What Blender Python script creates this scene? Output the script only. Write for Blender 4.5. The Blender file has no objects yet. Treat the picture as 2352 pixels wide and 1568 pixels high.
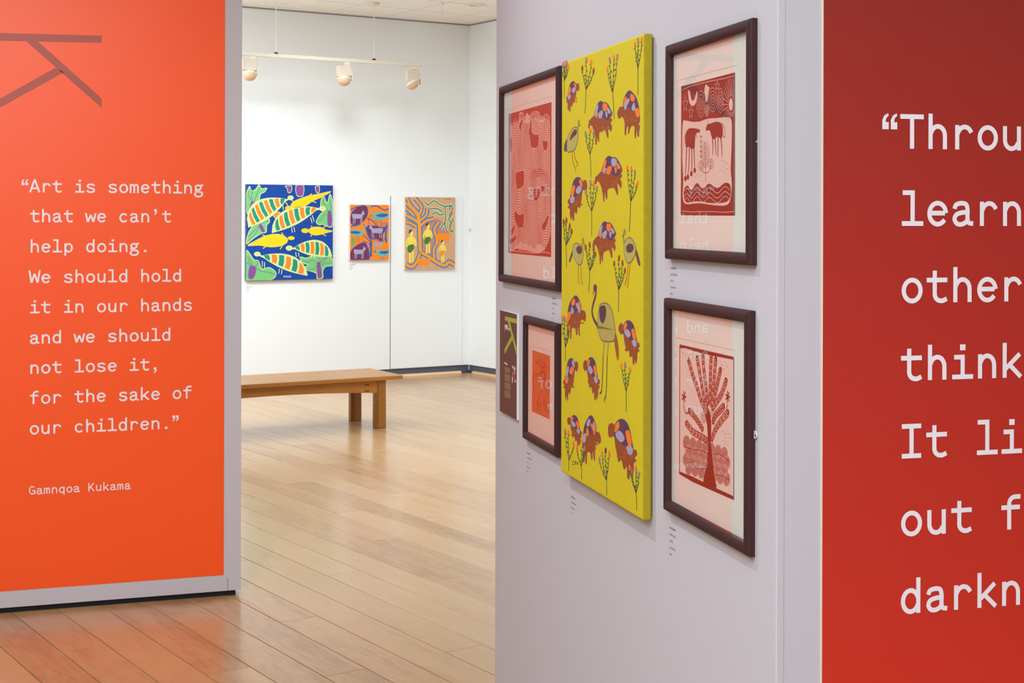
import bpy, math, random
from mathutils import Vector, Matrix

# ------------------------------------------------------------------ camera, world, exposure
F = 3300.0          # focal length in pixels of the 2352 x 1568 frame
CX, HY = 1176.0, 500.0
ROLL = 0.0025
CAMZ = 1.6
scene = bpy.context.scene
col = scene.collection
cd = bpy.data.cameras.new('camera')
cam = bpy.data.objects.new('camera', cd)
col.objects.link(cam)
cd.sensor_fit = 'HORIZONTAL'
cd.sensor_width = 36.0
cd.lens = 36.0 * F / 2352.0
cd.shift_y = -(784.0 - HY) / 2352.0
cd.clip_start = 0.05
cd.clip_end = 100
cam.matrix_world = Matrix.Translation((0, 0, CAMZ)) @ Matrix.Rotation(math.pi / 2, 4, 'X') @ Matrix.Rotation(ROLL, 4, 'Z')
scene.camera = cam

vs = scene.view_settings
vs.view_transform = 'Standard'
vs.look = 'None'
vs.gamma = 1.0
vs.use_curve_mapping = False
vs.exposure = 0.0
scene.cycles.max_bounces = 8
scene.cycles.diffuse_bounces = 5
scene.cycles.transparent_max_bounces = 16
scene.cycles.sample_clamp_indirect = 6.0

w = bpy.data.worlds.new('world')
scene.world = w
w.use_nodes = True
w.node_tree.nodes['Background'].inputs[0].default_value = (0.8, 0.85, 1.0, 1)
w.node_tree.nodes['Background'].inputs[1].default_value = 0.3


def area(name, loc, size, power, color, target=None, shape='SQUARE', sy=None):
    l = bpy.data.lights.new(name, 'AREA')
    l.shape = 'RECTANGLE' if sy else shape
    l.size = size
    if sy:
        l.size_y = sy
    l.energy = power
    l.color = color
    o = bpy.data.objects.new(name, l)
    col.objects.link(o)
    o.location = loc
    if target:
        o.rotation_euler = (Vector(target) - Vector(loc)).to_track_quat('-Z', 'Y').to_euler()
    return o


def spot(name, loc, target, power, angle, blend, radius, color):
    l = bpy.data.lights.new(name, 'SPOT')
    l.energy = power
    l.spot_size = math.radians(angle)
    l.spot_blend = blend
    l.shadow_soft_size = radius
    l.color = color
    o = bpy.data.objects.new(name, l)
    col.objects.link(o)
    o.location = loc
    o.rotation_euler = (Vector(target) - Vector(loc)).to_track_quat('-Z', 'Y').to_euler()
    return o


COOL = (0.77, 0.91, 1.0)
BACKC = (0.72, 0.88, 1.0)
WARM = (1.0, 0.97, 0.92)
area('ceiling_fill_near', (-1.2, -0.1, 3.5), 2.8, 165, COOL)  # unseen soft fills added under the ceiling to light the room
area('ceiling_fill_rear', (-0.9, -2.4, 3.5), 2.4, 175, COOL)
area('ceiling_fill_left', (-4.2, 4.0, 3.5), 2.4, 25, COOL)
area('ceiling_fill_back', (-3.6, 10.2, 3.5), 3.2, 150, BACKC)
area('ceiling_fill_right', (1.6, 9.0, 3.5), 2.6, 165, BACKC)
spot('spot_left_panel', (-1.2, 1.6, 3.4), (-1.55, 5.95, 1.2), 320, 50, 1.0, 0.10, WARM)
spot('spot_red_panel', (0.6, -0.9, 3.3), (1.1, 2.4, 0.7), 60, 50, 1.0, 0.10, WARM)
# ceiling spots that wash the far wall, above the top edge of the picture
for lx_, ly_ in ((-4.6, 9.7), (-3.0, 10.7), (-1.4, 11.7)):
    spot('wall_washer', (lx_, ly_, 3.46), (lx_ - 0.75 + 0.5, ly_ + 2.0, 1.15), 150, 92, 1.0, 0.22, (0.86, 0.96, 1.0))
spot('wall_washer', (-0.7, 11.6, 3.5), (0.3, 13.9, 1.9), 50, 95, 1.0, 0.2, (0.86, 0.96, 1.0))  # extra unseen spot, added to brighten the right far wall
# upward fill hidden behind the left partition, added to brighten the ceiling
area('added_uplight', (-4.4, 10.6, 2.4), 0.5, 70, BACKC, (-3.6, 11.2, 3.6))
# ceiling spot on the picture wall: it throws the shadows below and beside the frames
spot('spot_art_wall', (-1.15, 3.26, 3.45), (0.22, 2.9, 0.25), 120, 80, 1.0, 0.02, (0.90, 0.95, 1.0))


# ------------------------------------------------------------------ helpers


def srgb(r, g, b):
    def c(v):
        v = v / 255.0
        return v / 12.92 if v <= 0.04045 else ((v + 0.055) / 1.055) ** 2.4
    return (c(r), c(g), c(b), 1.0)


def ray(px, py):
    a, b = px - CX, py - HY
    u = a + ROLL * b
    v = b - ROLL * a
    return Vector((u / F, 1.0, -v / F))


CAM = Vector((0, 0, CAMZ))


def on_plane(px, py, P0, N):
    r = ray(px, py)
    return CAM + r * ((P0 - CAM).dot(N) / r.dot(N))


def on_z(px, py, z=0.0):
    return on_plane(px, py, Vector((0, 0, z)), Vector((0, 0, 1)))


class Wall:
    """A vertical plane: s runs to the right as seen by the viewer, local y runs into the wall."""

    def __init__(self, origin, adir):
        self.o = Vector((origin[0], origin[1], 0))
        self.a = Vector((adir[0], adir[1], 0)).normalized()
        self.y = Vector((0, 0, 1)).cross(self.a)      # into the wall
        self.rz = math.atan2(self.a.y, self.a.x)

    def uv(self, px, py, off=0.0):
        p = on_plane(px, py, self.o - self.y * off, self.y)
        return ((p - self.o).dot(self.a), p.z)

    def p3(self, s, z, off=0.0):
        return self.o + self.a * s - self.y * off + Vector((0, 0, z))


def mesh_obj(name, verts, faces, mat, parent=None, cols=None, smooth=False, loc=None, rz=None):
    me = bpy.data.meshes.new(name)
    me.from_pydata([tuple(v) for v in verts], [], faces)
    if cols is not None:
        at = me.color_attributes.new('Col', 'FLOAT_COLOR', 'CORNER')
        k = 0
        for f, c in zip(faces, cols):
            for _ in f:
                at.data[k].color = c
                k += 1
    me.update()
    if smooth:
        for p in me.polygons:
            p.use_smooth = True
    for m in (mat if isinstance(mat, (list, tuple)) else [mat]):
        me.materials.append(m)
    o = bpy.data.objects.new(name, me)
    col.objects.link(o)
    if parent:
        o.parent = parent
    if loc is not None:
        o.location = loc
    if rz is not None:
        o.rotation_euler = (0, 0, rz)
    return o


def tag(o, label=None, cat=None, group=None, kind=None):
    if label:
        o['label'] = label
    if cat:
        o['category'] = cat
    if group:
        o['group'] = group
    if kind:
        o['kind'] = kind
    return o


def empty(name, loc, rz=0.0):
    o = bpy.data.objects.new(name, None)
    col.objects.link(o)
    o.empty_display_size = 0.1
    o.location = loc
    o.rotation_euler = (0, 0, rz)
    return o


def box_vf(x0, x1, y0, y1, z0, z1):
    v = [(x0, y0, z0), (x1, y0, z0), (x1, y1, z0), (x0, y1, z0), (x0, y0, z1), (x1, y0, z1), (x1, y1, z1), (x0, y1, z1)]
    f = [(0, 3, 2, 1), (4, 5, 6, 7), (0, 1, 5, 4), (1, 2, 6, 5), (2, 3, 7, 6), (3, 0, 4, 7)]
    return v, f


def bevel(o, width, seg=2):
    m = o.modifiers.new('bevel', 'BEVEL')
    m.width = width
    m.segments = seg
    m.limit_method = 'ANGLE'
    return o


def prism(name, poly, z0, z1, mat, parent=None, **kw):
    n = len(poly)
    v = [(p[0], p[1], z0) for p in poly] + [(p[0], p[1], z1) for p in poly]
    f = [tuple(range(n - 1, -1, -1)), tuple(range(n, 2 * n))]
    for i in range(n):
        j = (i + 1) % n
        f.append((i, j, n + j, n + i))
    return mesh_obj(name, v, f, mat, parent, **kw)


def catmull(pts, n=6, closed=False):
    out = []
    L = len(pts)
    rng = range(L if closed else L - 1)
    for i in rng:
        if closed:
            p0, p1, p2, p3 = pts[(i - 1) % L], pts[i], pts[(i + 1) % L], pts[(i + 2) % L]
        else:
            p0 = pts[i - 1] if i else pts[0]
            p1, p2 = pts[i], pts[i + 1]
            p3 = pts[i + 2] if i + 2 < L else pts[-1]
        for k in range(n):
            t = k / n
            out.append(tuple(0.5 * ((2 * b) + (-a + c) * t + (2 * a - 5 * b + 4 * c - d) * t * t + (-a + 3 * b - 3 * c + d) * t ** 3)
                             for a, b, c, d in zip(p0[:2], p1[:2], p2[:2], p3[:2])))
    if not closed:
        out.append(tuple(pts[-1][:2]))
    return out


def ribbon(pts, width):
    """Quads along a 2D polyline, mitred at the joints. width: number or (start, end)."""
    P = [Vector(p[:2]) for p in pts]
    q = [P[0]]
    for p in P[1:]:
        if (p - q[-1]).length > 1e-7:
            q.append(p)
    P = q
    n = len(P)
    if n < 2:
        return []
    closed = (P[0] - P[-1]).length < 1e-6 and n > 3
    L, R = [], []
    for i in range(n):
        if closed and i in (0, n - 1):
            d0 = (P[-1] - P[-2]).normalized()
            d1 = (P[1] - P[0]).normalized()
        else:
            d0 = (P[i] - P[i - 1]).normalized() if i else (P[1] - P[0]).normalized()
            d1 = (P[i + 1] - P[i]).normalized() if i < n - 1 else d0
        t = (d0 + d1)
        t = t.normalized() if t.length > 1e-6 else d1
        nn = Vector((-t.y, t.x))
        k = max(0.45, abs(nn.dot(Vector((-d1.y, d1.x)))))
        wd = width if not isinstance(width, (tuple, list)) else width[0] + (width[1] - width[0]) * i / (n - 1)
        L.append(P[i] + nn * (wd / 2 / k))
        R.append(P[i] - nn * (wd / 2 / k))
    return [[L[i], L[i + 1], R[i + 1], R[i]] for i in range(n - 1)]


class Art:
    """Flat painted or printed shapes on a wall plane, traced in picture coordinates of one crop."""

    def __init__(self, wall, off, s0, z0, lay=0.0001):
        self.w, self.off, self.s0, self.z0, self.lay = wall, off, s0, z0, lay
        self.v, self.f, self.c = [], [], []
        self.t = lambda p: p

    def crop(self, ox, oy, k):
        self.t = lambda p: (ox + p[0] / k, oy + p[1] / k)
        return self

    def m(self, p):
        s, z = self.w.uv(*self.t(p), self.off)
        return (s - self.s0, z - self.z0)

    def raw(self, pts, c, layer=1):
        b = len(self.v)
        self.n = (getattr(self, 'n', 0) + 1) % 9
        dy = -layer * self.lay - self.n * self.lay * 0.09
        for p in pts:
            self.v.append((p[0], dy, p[1]))
        # make the face look out of the wall (towards -y)
        ar = sum(pts[i][0] * pts[(i + 1) % len(pts)][1] - pts[(i + 1) % len(pts)][0] * pts[i][1] for i in range(len(pts)))
        idx = list(range(b, b + len(pts)))
        if ar < 0:
            idx.reverse()
        self.f.append(tuple(idx))
        self.c.append(srgb(*c))

    def poly(self, pts, c, layer=1, smooth=0):
        if smooth:
            pts = catmull(pts, smooth, True)
        self.raw([self.m(p) for p in pts], c, layer)

    def ell(self, x, y, rx, ry, c, layer=1, rot=0, n=14):
        cr, sr = math.cos(rot), math.sin(rot)
        self.poly([(x + rx * math.cos(a) * cr - ry * math.sin(a) * sr, y + rx * math.cos(a) * sr + ry * math.sin(a) * cr)
                   for a in [2 * math.pi * i / n for i in range(n)]], c, layer)

    def line(self, pts, wmm, c, layer=2, smooth=4, closed=False):
        if closed:
            pts = catmull(pts, smooth, True) if smooth else list(pts)
            pts = pts + [pts[0]]
        elif smooth and len(pts) > 2:
            pts = catmull(pts, smooth)
        wd = tuple(x / 1000 for x in wmm) if isinstance(wmm, (tuple, list)) else wmm / 1000
        for q in ribbon([self.m(p) for p in pts], wd):
            self.raw(q, c, layer)

    def build(self, name, mat, parent, loc=None):
        return mesh_obj(name, self.v, self.f, mat, parent, cols=self.c, loc=loc)

# ------------------------------------------------------------------ materials


def new_mat(name):
    m = bpy.data.materials.new(name)
    m.use_nodes = True
    return m, m.node_tree.nodes, m.node_tree.links, m.node_tree.nodes['Principled BSDF']


def plain(name, rgb, rough=0.6, spec=0.4, noise=0.0, scale=40, bump=0.0, metallic=0.0, bscale=None):
    m, N, L, P = new_mat(name)
    P.inputs['Base Color'].default_value = srgb(*rgb)
    P.inputs['Roughness'].default_value = rough
    P.inputs['Specular IOR Level'].default_value = spec
    P.inputs['Metallic'].default_value = metallic
    tc = N.new('ShaderNodeTexCoord')
    if noise:
        nz = N.new('ShaderNodeTexNoise')
        nz.inputs['Scale'].default_value = scale
        nz.inputs['Detail'].default_value = 4
        L.new(tc.outputs['Object'], nz.inputs['Vector'])
        mr = N.new('ShaderNodeMapRange')
        mr.inputs['To Min'].default_value = 1 - noise
        mr.inputs['To Max'].default_value = 1 + noise
        L.new(nz.outputs['Fac'], mr.inputs['Value'])
        mx = N.new('ShaderNodeVectorMath')
        mx.operation = 'SCALE'
        mx.inputs[0].default_value = srgb(*rgb)[:3]
        L.new(mr.outputs[0], mx.inputs['Scale'])
        L.new(mx.outputs[0], P.inputs['Base Color'])
    if bump:
        nb = N.new('ShaderNodeTexNoise')
        nb.inputs['Scale'].default_value = bscale or scale * 6
        nb.inputs['Detail'].default_value = 3
        L.new(tc.outputs['Object'], nb.inputs['Vector'])
        bp = N.new('ShaderNodeBump')
        bp.inputs['Strength'].default_value = bump
        bp.inputs['Distance'].default_value = 0.002
        L.new(nb.outputs['Fac'], bp.inputs['Height'])
        L.new(bp.outputs[0], P.inputs['Normal'])
    return m


def paint_mat(name, rough=0.6, spec=0.3, mottle=0.0, scale=60, bump=0.0):
    m, N, L, P = new_mat(name)
    at = N.new('ShaderNodeAttribute')
    at.attribute_name = 'Col'
    P.inputs['Roughness'].default_value = rough
    P.inputs['Specular IOR Level'].default_value = spec
    out = at.outputs['Color']
    tc = N.new('ShaderNodeTexCoord')
    if mottle:
        nz = N.new('ShaderNodeTexNoise')
        nz.inputs['Scale'].default_value = scale
        nz.inputs['Detail'].default_value = 5
        L.new(tc.outputs['Object'], nz.inputs['Vector'])
        mr = N.new('ShaderNodeMapRange')
        mr.inputs['From Min'].default_value = 0.3
        mr.inputs['From Max'].default_value = 0.7
        mr.inputs['To Min'].default_value = 1 - mottle
        mr.inputs['To Max'].default_value = 1 + mottle
        L.new(nz.outputs['Fac'], mr.inputs['Value'])
        mx = N.new('ShaderNodeVectorMath')
        mx.operation = 'SCALE'
        L.new(out, mx.inputs[0])
        L.new(mr.outputs[0], mx.inputs['Scale'])
        out = mx.outputs[0]
    L.new(out, P.inputs['Base Color'])
    if bump:
        nb = N.new('ShaderNodeTexNoise')
        nb.inputs['Scale'].default_value = 500
        L.new(tc.outputs['Object'], nb.inputs['Vector'])
        bp = N.new('ShaderNodeBump')
        bp.inputs['Strength'].default_value = bump
        bp.inputs['Distance'].default_value = 0.001
        L.new(nb.outputs['Fac'], bp.inputs['Height'])
        L.new(bp.outputs[0], P.inputs['Normal'])
    return m


def wood_mat(name, dark, mid, light, rough, along=0, stretch=0.07, scale=14, rand=True, coat=0.0, spread=1.0):
    m, N, L, P = new_mat(name)
    tc = N.new('ShaderNodeTexCoord')
    oi = N.new('ShaderNodeObjectInfo')
    mp = N.new('ShaderNodeMapping')
    sc = [1, 1, 1]
    sc[along] = stretch
    mp.inputs['Scale'].default_value = sc
    L.new(tc.outputs['Object'], mp.inputs['Vector'])
    add = N.new('ShaderNodeVectorMath')
    add.operation = 'ADD'
    ml = N.new('ShaderNodeMath')
    ml.operation = 'MULTIPLY'
    ml.inputs[1].default_value = 37.0
    L.new(oi.outputs['Random'], ml.inputs[0])
    L.new(mp.outputs[0], add.inputs[0])
    L.new(ml.outputs[0], add.inputs[1])
    nz = N.new('ShaderNodeTexNoise')
    nz.inputs['Scale'].default_value = scale
    nz.inputs['Detail'].default_value = 8
    nz.inputs['Roughness'].default_value = 0.6
    nz.inputs['Distortion'].default_value = 0.8
    L.new(add.outputs[0], nz.inputs['Vector'])
    nf = N.new('ShaderNodeTexNoise')          # fine streaks
    nf.inputs['Scale'].default_value = scale * 9
    nf.inputs['Detail'].default_value = 4
    L.new(add.outputs[0], nf.inputs['Vector'])
    # per-plank tone + grain
    m1 = N.new('ShaderNodeMapRange')
    m1.inputs['From Min'].default_value = 0.3
    m1.inputs['From Max'].default_value = 0.7
    m1.inputs['To Min'].default_value = -0.16
    m1.inputs['To Max'].default_value = 0.16
    L.new(nz.outputs['Fac'], m1.inputs['Value'])
    m2 = N.new('ShaderNodeMapRange')
    m2.inputs['From Min'].default_value = 0.35
    m2.inputs['From Max'].default_value = 0.65
    m2.inputs['To Min'].default_value = -0.07
    m2.inputs['To Max'].default_value = 0.07
    L.new(nf.outputs['Fac'], m2.inputs['Value'])
    a1 = N.new('ShaderNodeMath')
    a1.operation = 'ADD'
    L.new(m1.outputs[0], a1.inputs[0])
    L.new(m2.outputs[0], a1.inputs[1])
    a2 = N.new('ShaderNodeMath')
    a2.operation = 'ADD'
    L.new(a1.outputs[0], a2.inputs[0])
    if rand:
        pw = N.new('ShaderNodeMapRange')
        pw.inputs['To Min'].default_value = 0.5 - 0.36 * spread
        pw.inputs['To Max'].default_value = 0.5 + 0.34 * spread
        L.new(oi.outputs['Random'], pw.inputs['Value'])
        L.new(pw.outputs[0], a2.inputs[1])
    else:
        a2.inputs[1].default_value = 0.5
    cr = N.new('ShaderNodeValToRGB')
    cr.color_ramp.elements[0].color = srgb(*dark)
    cr.color_ramp.elements[0].position = 0.0
    cr.color_ramp.elements[1].color = srgb(*light)
    cr.color_ramp.elements[1].position = 1.0
    e = cr.color_ramp.elements.new(0.42)
    e.color = srgb(*mid)
    L.new(a2.outputs[0], cr.inputs[0])
    L.new(cr.outputs[0], P.inputs['Base Color'])
    P.inputs['Roughness'].default_value = rough
    P.inputs['Specular IOR Level'].default_value = 0.5
    P.inputs['Coat Weight'].default_value = coat
    P.inputs['Coat Roughness'].default_value = 0.16
    bp = N.new('ShaderNodeBump')
    bp.inputs['Strength'].default_value = 0.06
    bp.inputs['Distance'].default_value = 0.002
    L.new(nf.outputs['Fac'], bp.inputs['Height'])
    L.new(bp.outputs[0], P.inputs['Normal'])
    return m


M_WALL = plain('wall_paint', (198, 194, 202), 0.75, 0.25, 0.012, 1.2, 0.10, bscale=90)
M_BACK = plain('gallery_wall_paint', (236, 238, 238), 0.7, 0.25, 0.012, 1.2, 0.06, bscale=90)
M_CEIL = plain('ceiling_tile', (240, 235, 226), 0.85, 0.2, 0.02, 30, 0.1)
M_CEILGAP = plain('ceiling_grid', (120, 110, 104), 0.8)
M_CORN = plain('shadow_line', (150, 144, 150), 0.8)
M_DARK = plain('skirting_grey', (84, 86, 100), 0.5, 0.4, 0.05, 30)
M_BLACK = plain('shadow_gap', (18, 17, 22), 0.8)
M_SUB = plain('subfloor', (70, 48, 38), 0.8)
M_FLOOR = wood_mat('floor_plank', (140, 94, 62), (190, 147, 102), (208, 173, 127), 0.28, along=0, stretch=0.16, scale=7, coat=0.35, spread=0.42)
M_TRIM = wood_mat('timber_bead', (190, 140, 95), (216, 172, 126), (228, 190, 148), 0.4)
M_BENCH = wood_mat('bench_wood', (134, 80, 22), (172, 110, 40), (198, 136, 58), 0.34, along=0, stretch=0.10, scale=10, spread=0.3, coat=0.2)
M_BENCHV = wood_mat('bench_leg_wood', (108, 64, 14), (148, 94, 28), (172, 114, 42), 0.38, along=2, stretch=0.10, scale=16, spread=0.3)
M_BENCHD = plain('bench_joint', (58, 30, 12), 0.6)
M_ORANGE = plain('orange_vinyl', (255, 86, 14), 0.42, 0.5, 0.02, 3, 0.05, bscale=500)
M_RED = plain('red_vinyl', (190, 38, 28), 0.5, 0.4, 0, 3, 0.05, bscale=500)
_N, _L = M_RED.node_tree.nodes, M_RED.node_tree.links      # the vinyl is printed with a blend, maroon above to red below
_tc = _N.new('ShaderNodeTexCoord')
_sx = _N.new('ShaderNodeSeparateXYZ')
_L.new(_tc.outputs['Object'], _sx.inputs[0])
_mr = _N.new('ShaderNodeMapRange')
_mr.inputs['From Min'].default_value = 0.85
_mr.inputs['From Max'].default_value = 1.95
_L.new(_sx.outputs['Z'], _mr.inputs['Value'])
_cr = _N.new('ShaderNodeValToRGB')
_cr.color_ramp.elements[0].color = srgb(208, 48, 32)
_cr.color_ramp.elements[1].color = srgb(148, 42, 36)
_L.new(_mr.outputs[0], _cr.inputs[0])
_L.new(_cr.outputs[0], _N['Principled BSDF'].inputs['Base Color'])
M_LETTER = plain('white_vinyl', (240, 232, 240), 0.45, 0.4)
M_EMBLEM = plain('brown_vinyl', (172, 74, 58), 0.45, 0.45)
M_EDGE = plain('board_edge', (226, 218, 196), 0.6)
M_FRAME = plain('frame_stain', (60, 32, 34), 0.6, 0.25, 0.12, 60, 0.05)
M_MAT = plain('mat_board', (236, 230, 222), 0.85, 0.15, 0.01, 80)
M_PAINT = paint_mat('acrylic_paint', 0.6, 0.3, 0.05, 45, 0.12)
M_PRINT = paint_mat('printing_ink', 0.75, 0.2)
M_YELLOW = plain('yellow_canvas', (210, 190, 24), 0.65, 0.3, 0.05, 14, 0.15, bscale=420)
M_YSHADED = plain('yellow_canvas_shaded', (166, 148, 28), 0.75, 0.25, 0.14, 50, 0.2, bscale=420)  # shade of the sides put into the colour, darker than the front
M_CANVAS = plain('canvas_edge', (214, 208, 198), 0.7)
M_GEAR = plain('gear_cream', (212, 196, 178), 0.5, 0.4)
M_WHITEM = plain('cream_metal', (222, 213, 196), 0.45, 0.4)
M_SHADE = plain('lamp_shade_cream', (206, 172, 134), 0.35, 0.5)
M_STEEL = plain('steel', (90, 90, 96), 0.35, 0.5, metallic=0.8)
M_CLEAR = plain('mirror_plate', (205, 202, 206), 0.4, 0.4)
M_TEXT = plain('caption_ink', (150, 140, 158), 0.7)

m, N, L, P = new_mat('picture_glass')
N.remove(P)
geo = N.new('ShaderNodeNewGeometry')
mr = N.new('ShaderNodeMapRange')
mr.inputs['To Min'].default_value = 1.5
mr.inputs['To Max'].default_value = 1 / 1.5
L.new(geo.outputs['Backfacing'], mr.inputs['Value'])
fr = N.new('ShaderNodeFresnel')
L.new(mr.outputs[0], fr.inputs['IOR'])
tr = N.new('ShaderNodeBsdfTransparent')
tr.inputs[0].default_value = (0.97, 0.985, 0.975, 1)
gl = N.new('ShaderNodeBsdfGlossy')
gl.inputs['Roughness'].default_value = 0.0
mx = N.new('ShaderNodeMixShader')
f1 = N.new('ShaderNodeMath')      # both faces of the pane reflect: 2F / (1 + F)
f1.operation = 'ADD'
f1.inputs[1].default_value = 1.0
L.new(fr.outputs[0], f1.inputs[0])
f2 = N.new('ShaderNodeMath')
f2.operation = 'DIVIDE'
L.new(fr.outputs[0], f2.inputs[0])
L.new(f1.outputs[0], f2.inputs[1])
f3 = N.new('ShaderNodeMath')
f3.operation = 'MULTIPLY'
f3.inputs[1].default_value = 2.0
L.new(f2.outputs[0], f3.inputs[0])
L.new(f3.outputs[0], mx.inputs[0])
L.new(tr.outputs[0], mx.inputs[1])
L.new(gl.outputs[0], mx.inputs[2])
L.new(mx.outputs[0], N['Material Output'].inputs[0])
M_GLASS = m

# ------------------------------------------------------------------ the walls' planes
CEIL = 3.59
VP_PLANK = -1120.0
pdir = Vector(((VP_PLANK - CX), F, 0)).normalized()        # along the planks, away from the camera
qdir = Vector((pdir.y, -pdir.x, 0))                          # across them, to the right
CB = on_z(1076.5, 856)                                       # far corner on the floor
bdir = Vector((6700 - CX, F, 0)).normalized()                # back wall, to the right
# left partition
LP = on_z(553, 1366)
ldir = Vector((11250 - CX, F, 0)).normalized()
W_LEFT = Wall(LP, ldir)
# art partition
rdir = Vector((13070 - CX, F, 0)).normalized()
adir_far = Vector((330 - CX, F, 0)).normalized()
C0 = Vector((0.408, 2.211, 0))
W_ART = Wall(C0, -adir_far)                                  # s <= 0 going away
W_RED = Wall(C0, rdir)                                       # s >= 0 going right
W_BACK = Wall(CB, bdir)                                      # s <= 0
W_RIGHT = Wall(CB, -pdir)                                    # s >= 0
s_far = W_ART.uv(1139, 600)[0]
FAR = W_ART.p3(s_far, 0)

# ------------------------------------------------------------------ room shell
B1 = CB - bdir * 14.0
B2 = B1 - pdir * 14.0
R1 = CB - pdir * 18.5


def struct(o):
    return tag(o, kind='structure')


def wall_slab(name, A, B, z0, z1, th, mat, out):
    """Slab whose inner face runs A-B; out = unit vector pointing out of the room."""
    poly = [A, B, B + out * th, A + out * th]
    if (B - A).cross(out).z < 0:
        poly.reverse()
    return struct(prism(name, [(p.x, p.y) for p in poly], z0, z1, mat))


floor_base = struct(prism('floor', [(p.x, p.y) for p in (B2 + (-bdir - pdir) * 0.4, R1 + (bdir - pdir) * 0.4, CB + (bdir + pdir) * 0.4, B1 + (-bdir + pdir) * 0.4)], -0.20, -0.018, M_SUB))
SK = 0.085   # the recessed dark base under the far walls
wall_back = wall_slab('wall_back', B1, CB, SK, CEIL + 0.05, 0.15, M_BACK, W_BACK.y)
wall_right = wall_slab('wall_right', CB, R1, SK, CEIL + 0.05, 0.15, M_BACK, W_RIGHT.y)
nl = (B1 - B2).normalized()
nl = Vector((-nl.y, nl.x, 0))
wall_slab('wall_west', B2, B1, -0.018, CEIL + 0.05, 0.15, M_WALL, nl)
nr = (R1 - B2).normalized()
nr = Vector((nr.y, -nr.x, 0))
wall_slab('wall_rear', B2, R1, -0.018, CEIL + 0.05, 0.15, M_WALL, nr)
wall_slab('baseboard_back', B1 + W_BACK.y * 0.012, CB + W_BACK.y * 0.012, -0.018, SK, 0.1, M_DARK, W_BACK.y)
wall_slab('baseboard_right', CB + W_RIGHT.y * 0.012, R1 + W_RIGHT.y * 0.012, -0.018, SK, 0.1, M_DARK, W_RIGHT.y)


def bead(name, wall, s0, s1):
    n = 6
    prof = [(0.0, 0.0)] + [(-0.034 * math.cos(a), 0.026 * math.sin(a)) for a in [math.pi / 2 * i / n for i in range(n + 1)]]
    v = [(s0, p[0], p[1]) for p in prof] + [(s1, p[0], p[1]) for p in prof]
    k = len(prof)
    f = [tuple(range(k)), tuple(range(2 * k - 1, k - 1, -1))] + [(i, k + i, k + (i + 1) % k, (i + 1) % k) for i in range(k)]
    return struct(mesh_obj(name, v, f, M_TRIM, loc=wall.p3(0, 0.001, -0.010), rz=wall.rz))


s1 = W_BACK.uv(1058, 850)[0]
bead('trim_1', W_BACK, -9.0, s1)
s1 = W_RIGHT.uv(1087, 850)[0]
bead('trim_2', W_RIGHT, s1, 9.0)

# floor planks
PW = 0.166
PL = 2.35
GAP = 0.0028
random.seed(7)


def plank_mesh(ln, wd):
    c = 0.0012
    x0, x1, y0, y1 = 0, ln, 0, wd
    v = [(x0, y0, -0.018), (x1, y0, -0.018), (x1, y1, -0.018), (x0, y1, -0.018),
         (x0, y0, -c), (x1, y0, -c), (x1, y1, -c), (x0, y1, -c),
         (x0 + c, y0 + c, 0), (x1 - c, y0 + c, 0), (x1 - c, y1 - c, 0), (x0 + c, y1 - c, 0)]
    f = []
    for a in (0, 4):
        for i in range(4):
            j = (i + 1) % 4
            f.append((a + i, a + j, a + 4 + j, a + 4 + i))
    f.append((8, 9, 10, 11))
    return v, f


pv, pf = plank_mesh(PL - 0.0012, PW - GAP)
rz_p = math.atan2(pdir.y, pdir.x)
left_n = Vector((-pdir.y, pdir.x, 0))
first = None
fv, ff = [], []
# phase so that one seam runs through the pixel (556, 1279)
q0 = on_z(556, 1279.3).dot(qdir)
inv = [(C.x, C.y) for C in (B2, R1, CB, B1)]


def inside(p, poly, m=0.0):
    r = True
    for i in range(4):
        a, b = Vector(poly[i]), Vector(poly[(i + 1) % 4])
        d = (b - a).normalized()
        if d.x * (p.y - a.y) - d.y * (p.x - a.x) < m:
            r = False
    return r


def clip_half(poly, a, d):
    out = []
    for i in range(len(poly)):
        p, q = poly[i], poly[(i + 1) % len(poly)]
        sp = d.x * (p.y - a.y) - d.y * (p.x - a.x)
        sq = d.x * (q.y - a.y) - d.y * (q.x - a.x)
        if sp >= 0:
            out.append(p)
        if sp * sq < 0:
            out.append(p + (q - p) * (sp / (sp - sq)))
    return out


def seen(o, a, b):
    """is any corner of the plank in the picture, past the partitions?"""
    for i in range(9):
        for wdt in (0.0, 1.0):
            p = o + a * (PL * i / 8.0) + b * (PW * wdt)
            if p.y < 4.4:
                continue
            x = CX + F * p.x / p.y
            y = HY + F * CAMZ / p.y
            if -30 < x < 1165 and y < 1600:
                if p.y > LP.y - 0.4 and x < 520 and p.y > (LP.y + (x - 553) * 0.0012):
                    continue
                return True
    return False


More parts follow.
